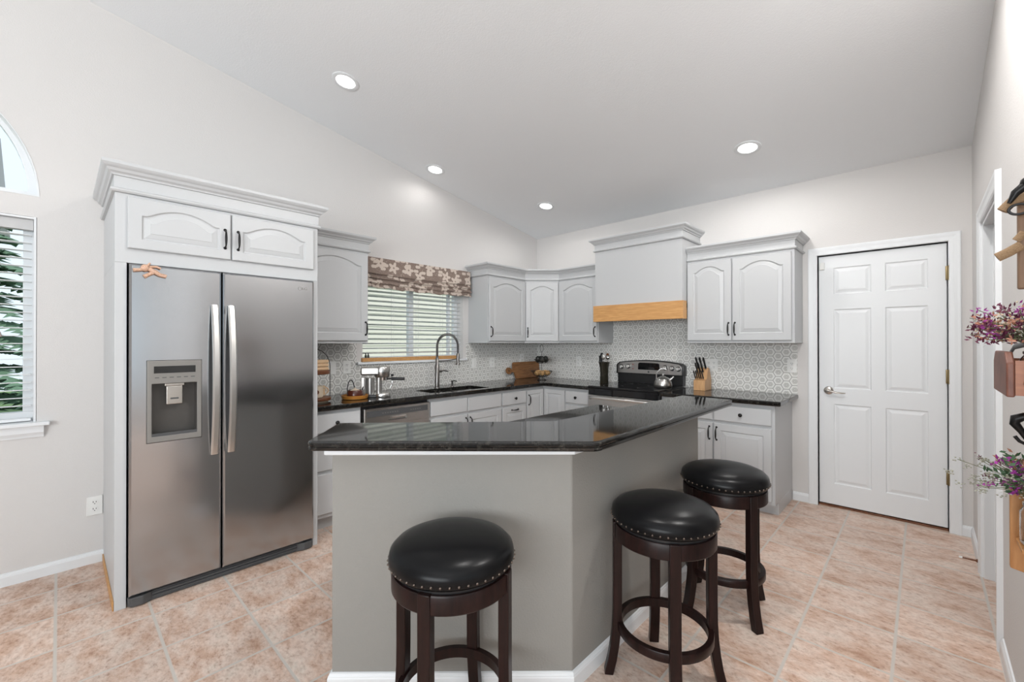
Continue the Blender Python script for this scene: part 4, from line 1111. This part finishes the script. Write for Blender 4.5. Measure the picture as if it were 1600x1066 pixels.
# espresso machine
ax = math.atan2(.83, .56)
o = thing('espresso_machine', 'compact brushed steel espresso machine under the left end of the sink window', 'coffee machine', (-3.330, 1.815, CT), ax)
o.scale = (1.13, 1.13, 1.03)
B().box(-.085, -.055, -.045, .045, 0, .165, .006).obj('rear_column', M['steel2'], o)
b = B(); b.lathe([(.030, .02), (.030, .155)], (-.022, 0, 0), 24); b.lathe([(.022, .03), (.022, .160)], (.040, 0, 0), 24); b.obj('columns', M['steel2'], o, smooth=40)
b = B(); b.lathe([(.058, 0), (.060, .004), (.060, .026), (.057, .031), (0, .031)], (.062, 0, 0), 36); b.obj('drip_base', M['handle_steel'], o, smooth=40)
B().box(-.085, .03, -.046, .046, 0, .022, .004).obj('base', M['blackplastic'], o)
B().box(-.088, .055, -.048, .048, .178, .243, .012).obj('head', M['steel2'], o)
b = B(); b.lathe([(.050, .160), (.0545, .166), (.0545, .236), (.050, .246), (0, .2485)], (.062, 0, 0), 36); b.obj('group_drum', M['steel2'], o, smooth=40)
b = B(); b.lathe([(.033, .135), (.034, .160)], (.070, 0, 0), 28); b.box(-.02, .0, -.012, .012, 0, .001) if False else None
pfz = b.obj('portafilter', M['chrome'], o, smooth=40)
B().tube([(.100, 0, .146), (.125, 0, .146), (.132, 0, .146), (.225, 0, .142)], [.007, .008, .0125, .0115], 12).obj('portafilter_handle', M['blackplastic'], o, smooth=50)
B().tube([(.118, .03, .165), (.135, .035, .150), (.132, .036, .10), (.118, .036, .065)], .0035, 8).obj('steam_wand', M['chrome'], o, smooth=50)
B().lathe([(.008, .165), (.010, .168), (.010, .182), (0, .184)], (.135, .0, 0), 12).obj('dial', M['blackplastic'], o, smooth=40)

# round-handled cutting board leaning in the corner
o = thing('cutting_board', 'wooden cutting board with round handle leaning on the left backsplash in the corner', 'cutting board', (XW + .06, 4.1, CT))
b = B(); bm = b.bm
out = [(3.925, .003), (4.345, .003), (4.375, .02), (4.392, .185), (4.38, .207), (3.91, .207), (3.893, .19), (3.885, .125)]
cy_, cz_, rr_ = 3.812, .105, .042
a0 = math.radians(22)
hd = [(cy_ + rr_ * math.cos(t), cz_ + rr_ * math.sin(t)) for t in [a0 + (2 * PI - 2 * a0) * i / 20 for i in range(21)]]
out = out + hd + [(3.905, .080)]
hole_ = [(cy_ + .014 * math.cos(2 * PI * i / 14), cz_ + .014 * math.sin(2 * PI * i / 14)) for i in range(14)]
lean = lambda z: .050 - z * .155
F = faced(bm, [[(XW + .018 + lean(z) + .011, y, CT + z) for y, z in out], [(XW + .018 + lean(z) + .011, y, CT + z) for y, z in hole_]])
K = faced(bm, [[(XW + .018 + lean(z) - .009, y, CT + z) for y, z in out], [(XW + .018 + lean(z) - .009, y, CT + z) for y, z in hole_]])
bridge(bm, F[0], K[0]); bridge(bm, F[1], K[1])
b.obj('board', M['boardwood'], o, world=True, bevel=.002)

# fruit stand
o = thing('fruit_stand', 'two-tier dark wire fruit stand in the corner under the diagonal cabinet', 'fruit stand', (-3.338, 4.025, CT))
b = B()
b.tube([(.055 * math.cos(2 * PI * i / 28), .055 * math.sin(2 * PI * i / 28), .004) for i in range(28)], .004, 6, True)
for k in range(3):
    t = 2 * PI * k / 3; b.tube([(.055 * math.cos(t), .055 * math.sin(t), .005), (0, 0, .045)], .003, 6)
b.tube([(0, 0, .04), (0, 0, .345)], .003, 6)
b.obj('base_and_pole', M['wire'], o, smooth=60)
b = B(); b.tube([(0, .030 * math.sin(2 * PI * i / 24), .385 + .042 * math.cos(2 * PI * i / 24) - .010 * 0) for i in range(24)], .0025, 6, True); b.obj('top_loop', M['wire'], o, smooth=60)
def wire_bowl(r0, r1, z0, z1, name):
    b = B()
    for f in (0, .35, .7, 1):
        rr = r0 + (r1 - r0) * f ** .6; zz = z0 + (z1 - z0) * f
        b.tube([(rr * math.cos(2 * PI * i / 36), rr * math.sin(2 * PI * i / 36), zz) for i in range(36)], .0022 if f < 1 else .0035, 6, True)
    for k in range(20):
        t = 2 * PI * k / 20; b.tube([((r0 + (r1 - r0) * f ** .6) * math.cos(t), (r0 + (r1 - r0) * f ** .6) * math.sin(t), z0 + (z1 - z0) * f) for f in (0, .2, .5, 1)], .0014, 5)
        b.tube([(0, 0, z0), (r0 * math.cos(t), r0 * math.sin(t), z0)], .0014, 5)
    return b.obj(name, M['wire'], o, smooth=60)
wire_bowl(.06, .128, .045, .108, 'lower_basket'); wire_bowl(.045, .092, .205, .250, 'upper_basket')
def fruit(x, y, z, r, m, name, label, cat, grp, sc3=(1, 1, 1)):
    t = B().ball((0, 0, 0), r, 3, sc3).obj(name, m, None, smooth=80); t.location = (x, y, z); prop(t, label, cat, grp)
for k, (dx_, dy_) in enumerate(((.045, -.045), (-.02, -.062), (.062, .035), (-.06, .02), (.0, .065))):
    fruit(-3.338 + dx_, 4.025 + dy_, CT + .048 + .038, .034, M['onion'], 'onion', 'tan onion in the lower basket of the corner fruit stand', 'onion', 'onions in the lower basket', (1, 1, .95))
for k, (dx_, dy_) in enumerate(((.035, -.035), (-.035, -.030), (.022, .045), (-.042, .025))):
    fruit(-3.338 + dx_, 4.025 + dy_, CT + .208 + .043, .031, M['dceramic'], 'avocado', 'nearly black avocado in the upper basket of the corner fruit stand', 'avocado', 'avocados in the upper basket', (1, 1, 1.3))

# utensil crock
o = thing('utensil_crock', 'tall dark glass vase of utensils between the corner and the range', 'utensil holder', (-2.580, 4.20, CT))
B().lathe([(.046, 0), (.048, .004), (.044, .10), (.050, .18), (.062, .235), (.0595, .235), (.047, .18), (.041, .10), (.044, .010), (0, .008)], n=32).obj('vase', M['smoke'], o, smooth=50)
def uten(x, y, tx, ty, ztop, m, label, kind):
    o = thing(kind, label, 'utensil', (-2.580 + x, 4.20 + y, CT + .012), 0, 'utensils in the glass vase')
    p0, p1 = Vector((0, 0, 0)), Vector((tx, ty, ztop))
    B().tube([p0, p1], .0055, 8).obj('shaft', m, o, smooth=60)
    if kind == 'ladle': B().ball(p1 + Vector((0, 0, .01)), .028, 2, (1, .7, .9)).obj('bowl', m, o, smooth=70)
    elif kind == 'spatula': B().box(p1.x - .022, p1.x + .022, p1.y - .003, p1.y + .003, p1.z - .02, p1.z + .05, .002).obj('blade', m, o)
    else: B().ball(p1 + Vector((0, 0, .01)), .022, 2, (1, .4, 1.5)).obj('bowl', m, o, smooth=70)
uten(-.015, .01, -.022, .0, .285, M['blackplastic'], 'black spoon standing at the left of the glass vase', 'spoon')
uten(.0, -.015, .004, -.012, .27, M['chrome'], 'steel spoon standing in the middle of the glass vase', 'spoon')
uten(.015, .0, .030, .0, .265, M['chrome'], 'steel ladle standing at the right of the glass vase', 'ladle')
uten(-.01, -.018, -.018, -.008, .245, M['blackplastic'], 'black spatula standing in front in the glass vase', 'spatula')
uten(.012, .018, .014, .012, .28, M['walnut'], 'dark wooden spoon standing behind in the glass vase', 'spoon')

# kettle
o = thing('kettle', 'round stainless kettle on the right rear of the black cooktop', 'kettle', (-1.848, 4.085, .9262), math.radians(20))
B().lathe([(.078, 0), (.084, .004), (.085, .030), (.080, .055), (.066, .080), (.046, .098), (.030, .104)], n=40).obj('body', M['steel2'], o, smooth=60)
B().lathe([(.029, .1045), (.026, .110), (.010, .114), (.006, .120), (.011, .126), (.009, .134), (0, .136)], n=24).obj('lid', M['steel2'], o, smooth=50)
B().tube([(.058, 0, .070), (.085, 0, .092), (.098, 0, .108)], [.016, .012, .009], 12).obj('spout', M['steel2'], o, smooth=50)
B().tube([(-.062, 0, .082)] + [(-.062 * math.cos(PI * i / 12), 0, .10 + .085 * math.sin(PI * i / 12)) for i in range(1, 9)], .005, 10).obj('handle', M['chrome'], o, smooth=60)

# knife block
o = thing('knife_block', 'light maple knife block full of black-handled knives right of the range', 'knife block', (-1.525, 4.23, CT))
b = B(); b.prism([(-.082, 0), (.090, 0), (.090, .10), (.045, .205), (.005, .215), (-.030, .105), (-.082, .095)], -.052, .052, 'x', .003); b.obj('block', M['maple'], o)
b = B()
for k in range(4): b.box(-.046 + k * .027, -.036 + k * .027, -.0835, -.0815, .08, .09)
dv = Vector((0, -.56, .83)).normalized()
def knife(x, y, z, L, w_, label, grp):
    o = thing('kitchen_knife', label, 'knife', (-1.525 + x, 4.23 + y, CT + z), 0, grp)
    p = Vector((0, 0, 0))
    B().tube([p + dv * .002, p + dv * .012], w_ * .9, 8, sq=(.8, 1)).obj('bolster', M['chrome'], o, smooth=40)
    B().tube([p + dv * .012, p + dv * (.02 + L * .3), p + dv * (.012 + L * .8), p + dv * (.012 + L)], [w_, w_ * .85, w_, w_ * .8], 10, sq=(.75, 1.1)).obj('handle', M['blackplastic'], o, smooth=50)
for x in (-.034, .0, .034): knife(x, -.002, .203, .115, .0115, 'large black-handled knife in the back row of the maple knife block', 'large knives in the knife block')
for x in (-.038, -.012, .014): knife(x, -.014, .165, .100, .0095, 'medium black-handled knife in the middle row of the knife block', 'medium knives in the knife block')
for x in (-.040, -.022, -.004, .014, .032): knife(x, -.058, .106, .085, .0075, 'small black steak knife in the front row of the knife block', 'steak knives in the knife block')
b.bm.free()

# ------------------------------------------------------------------ things on the right wall
def bouquet(name, label, c, h, spread, kinds, seed, lean=(-.5, 0)):
    """c = mouth of the jar; kinds = [(material, part name, count, radius, petal)]"""
    rnd = random.Random(seed); o = thing(name, label, 'dried flowers', c)
    st = B(); parts = [B() for _ in kinds]; lv = B()
    for ki, (mm, pn, cnt, rad, mode, sf, ln) in enumerate(kinds):
        for q in range(cnt):
            a_ = rnd.random() * 2 * PI; f = math.sqrt(rnd.random()) * spread * sf
            tip = Vector((math.cos(a_) * f + lean[0] * spread * (rnd.random() + ln), math.sin(a_) * f + lean[1] * spread, h * (.18 + .82 * rnd.random()) * (1 - .35 * f / spread)))
            if c[0] + tip.x > XR - .012: tip.x = XR - .012 - c[0] - rnd.random() * .05
            m_ = tip * .5 + Vector((rnd.uniform(-.01, .01), rnd.uniform(-.01, .01), .015))
            p0 = Vector((rnd.uniform(-.012, .012), rnd.uniform(-.012, .012), -.05))
            if q % 2 == 0 or mode == 'spray': st.tube([p0, Vector((p0.x, p0.y, .0)), m_, tip], .0009, 4)
            if mode == 'ball':
                for _ in range(7): parts[ki].ball(tip + Vector((rnd.gauss(0, rad), rnd.gauss(0, rad), rnd.gauss(0, rad * .7))), rad * .55, 1, (1, 1, .7))
            elif mode == 'dots':
                for _ in range(6): parts[ki].ball(tip + Vector((rnd.gauss(0, rad * 2), rnd.gauss(0, rad * 2), rnd.gauss(0, rad * 1.6))), rad * .6, 1)
            elif mode == 'petal':
                for _ in range(9):
                    d_ = Vector((rnd.gauss(0, 1), rnd.gauss(0, 1), rnd.gauss(.3, 1))).normalized(); s_ = d_.orthogonal().normalized()
                    base_ = tip + Vector((rnd.gauss(0, rad), rnd.gauss(0, rad), rnd.gauss(0, rad)))
                    v = [base_, base_ + d_ * rad * .8 + s_ * rad * .45, base_ + d_ * rad * 1.7 + Vector((0, 0, .001)), base_ + d_ * rad * .8 - s_ * rad * .45]
                    w4 = [parts[ki].bm.verts.new(p) for p in v]; parts[ki].bm.faces.new(w4)
            else:
                for e_ in range(6):
                    d_ = (tip - m_).normalized(); p = m_.lerp(tip, .4 + .1 * e_ ) + Vector((rnd.gauss(0, .004), rnd.gauss(0, .004), rnd.gauss(0, .004)))
                    parts[ki].ball(p, rad * .5, 1)
    st.obj('stems', M['stem'], o)
    for pb, k in zip(parts, kinds):
        x = pb.obj(k[1], k[0], o, smooth=None); x['kind'] = 'stuff'
    return o

def jar(c, r, h, label):
    o = thing('glass_jar', label, 'jar', c)
    B().lathe([(r * .85, 0), (r, .008), (r, h * .72), (r * .8, h * .85), (r * .8, h), (r * .74, h), (r * .74, h * .86), (r * .93, h * .71), (r * .93, .012), (0, .008)], n=32).obj('glass_body', M['glass'], o, smooth=50)
    b = B(); b.lathe([(r * .81, h * .84), (r * .87, h * .86), (r * .87, h * .92), (r * .81, h * .94)], n=32, cap=False); b.obj('neck_band', M['nickel'], o, smooth=40)
    return o
XI = XR - .0012
o = thing('wooden_tote', 'red-brown wooden box with black strap handle holding dried flowers on the right wall', 'wooden box', (.19, 1.62, 1.245))
x0_, x1_ = .138, XI; y0_, y1_ = 1.505, 1.745; zb, zt_ = 1.245, 1.325
b = B(); b.box(x0_ + .014, x1_, y0_, y0_ + .010, zb, zt_); b.box(x0_ + .014, x1_, y1_ - .010, y1_, zb, zt_); b.box(x0_ + .014, x1_, y0_ + .010, y1_ - .010, zb, zb + .008); b.box(x1_ - .008, x1_, y0_ + .010, y1_ - .010, zb + .008, zt_)
b.obj('box_body', M['boxwood'], o, world=True)
ptsx = [(y0_ - .002, zb - .004), (y1_ + .002, zb - .004), (y1_ + .002, zt_ - .005), (y1_ - .03, zt_ + .020), (y0_ + .03, zt_ + .020), (y0_ - .002, zt_ - .005)]
B().prism(ptsx, x0_, x0_ + .0135, 'x', .003).obj('end_board', M['boxend'], o, world=True)
b = B(); b.tube([(x0_ + .036, y0_ - .006, zb + .030), (x0_ + .036, y0_ - .007, zt_ + .005), (x0_ + .040, y0_ + .010, zt_ + .030), (x0_ + .046, y0_ + .05, zt_ + .042)], .0065, 8, sq=(1.2, .5))
b.lathe([(.010, y0_ - .0005), (.010, y0_ - .008), (.0, y0_ - .009)], (x0_ + .036, 0, zb + .028), 12, 'y')
b.tube([(x0_ + .036, y1_ + .006, zb + .050), (x0_ + .030, y1_ + .006, zt_ + .012), (x0_ + .034, y1_ - .03, zt_ + .030), (x0_ + .046, y0_ + .05, zt_ + .042)], .006, 8, sq=(1.2, .5))
b.obj('strap_handle', M['black'], o, world=True, smooth=50)
jar((.206, 1.60, 1.2535), .038, .10, 'glass jar of dried flowers standing inside the wooden box')
bouquet('flower_bouquet', 'bouquet of plum and cream dried flowers in the wooden box on the right wall', (.200, 1.60, 1.350), .125, .085,
        [(M['plum'], 'plum_blossoms', 70, .0070, 'petal', 1, 0), (M['magenta'], 'magenta_blossoms', 14, .006, 'petal', .9, .2), (M['cream'], 'cream_blossoms', 44, .0046, 'dots', .75, -.3), (M['peach'], 'peach_blossoms', 24, .007, 'petal', .9, 0), (M['sage'], 'sage_sprays', 16, .004, 'spray', 1.15, .5)], 11, (-.55, 0))

o = thing('hanging_board', 'grey-brown wooden board hanging from a black hook at the right edge', 'wooden board', (.205, 1.60, 1.49))
B().box(.166, XI, 1.595, 1.613, 1.495, 1.725, .004).obj('board', M['brownboard'], o, world=True)
b = B(); b.tube([(.140, 1.580, 1.686), (.158, 1.582, 1.708), (.185, 1.586, 1.718), (.215, 1.588, 1.712), (.244, 1.590, 1.722)], .011, 8, sq=(.5, 1)); b.tube([(.132, 1.59, 1.575), (.150, 1.59, 1.585), (.172, 1.588, 1.600)], .011, 8, sq=(.5, 1)); b.tube([(.163, 1.59, 1.612), (.176, 1.588, 1.630)], .008, 8, sq=(.5, 1))
b.obj('burlap_ties', M['burlap'], o, world=True, smooth=50)
o = thing('wall_hook', 'black iron hook at the right edge holding the hanging board', 'hook', (.245, 1.56, 1.74), 0, 'black iron wall hooks')
b = B(); b.tube([(XI - .001, 1.575, 1.800), (.215, 1.572, 1.770), (.185, 1.570, 1.745), (.160, 1.568, 1.722), (.150, 1.568, 1.700)], [.014, .013, .012, .009, .004], 10); b.ball((.212, 1.572, 1.770), .0185, 2); b.ball((.182, 1.570, 1.742), .0165, 2)
b.tube([(.165 + .016 * math.cos(t), 1.566, 1.682 + .012 * math.sin(t)) for t in [2 * PI * i / 20 for i in range(20)]], .003, 6, True)
b.obj('hook_arm', M['black'], o, world=True, smooth=60)
B().box(XI - .006, XI, 1.55, 1.60, 1.77, 1.84, .002).obj('back_plate', M['black'], o, world=True)
o = thing('wall_hook', 'black iron hook at the right edge above the jar of purple flowers', 'hook', (.245, 1.70, 1.15), 0, 'black iron wall hooks')
b = B(); b.tube([(XI - .001, 1.68, 1.178), (.215, 1.68, 1.176), (.185, 1.68, 1.180), (.170, 1.68, 1.172), (.168, 1.68, 1.160), (.180, 1.68, 1.140), (.190, 1.68, 1.118)], [.012, .011, .010, .012, .010, .007, .005], 10)
b.tube([(.168, 1.68, 1.128), (.176, 1.68, 1.116), (.190, 1.68, 1.108), (.202, 1.68, 1.113), (.206, 1.68, 1.126)], .004, 8)
b.obj('hook_arm', M['black'], o, world=True, smooth=60)
B().box(XI - .006, XI, 1.655, 1.705, 1.14, 1.21, .002).obj('back_plate', M['black'], o, world=True)
o = B().tube([(.190, 1.68, 1.112), (.189, 1.675, 1.06), (.190, 1.668, 1.03), (.197, 1.66, 1.00)], .0035, 8).obj('jute_rope', M['burlap'], None, smooth=60); prop(o, 'short jute rope hanging from the lower black hook', 'rope')
o = thing('jar_bracket', 'orange wood bracket on the right wall carrying the jar of purple flowers', 'wall bracket', (.2, 1.70, .78))
b = B(); b.prism([(.163, .985), (.163, .778), (.190, .772), (.207, .86), (.207, .985)], 1.715, 1.733, 'y', .002); b.obj('plank', M['orangewood'], o, world=True)
B().box(.172, XI, 1.615, 1.714, .852, .862, .002).obj('shelf', M['orangewood'], o, world=True)
B().prism([(.207, .852), (XI, .852), (XI, .775)], 1.675, 1.690, 'y').obj('brace', M['orangewood'], o, world=True)
jar((.211, 1.662, .8623), .038, .115, 'glass jar of purple and sage flowers on the orange wood bracket')
bouquet('flower_bouquet', 'loose bouquet of purple blossoms and sage sprigs in the jar on the right wall', (.211, 1.662, .972), .115, .088,
        [(M['magenta'], 'purple_blossoms', 14, .0085, 'petal', .5, .3), (M['sage'], 'sage_blossoms', 60, .0046, 'ball', 1, .45), (M['plum'], 'plum_buds', 12, .004, 'petal', .7, .2), (M['leaf'], 'leaves', 18, .010, 'petal', .5, 0), (M['peach'], 'tan_petals', 8, .009, 'petal', .5, -.3)], 23, (-.75, 0))
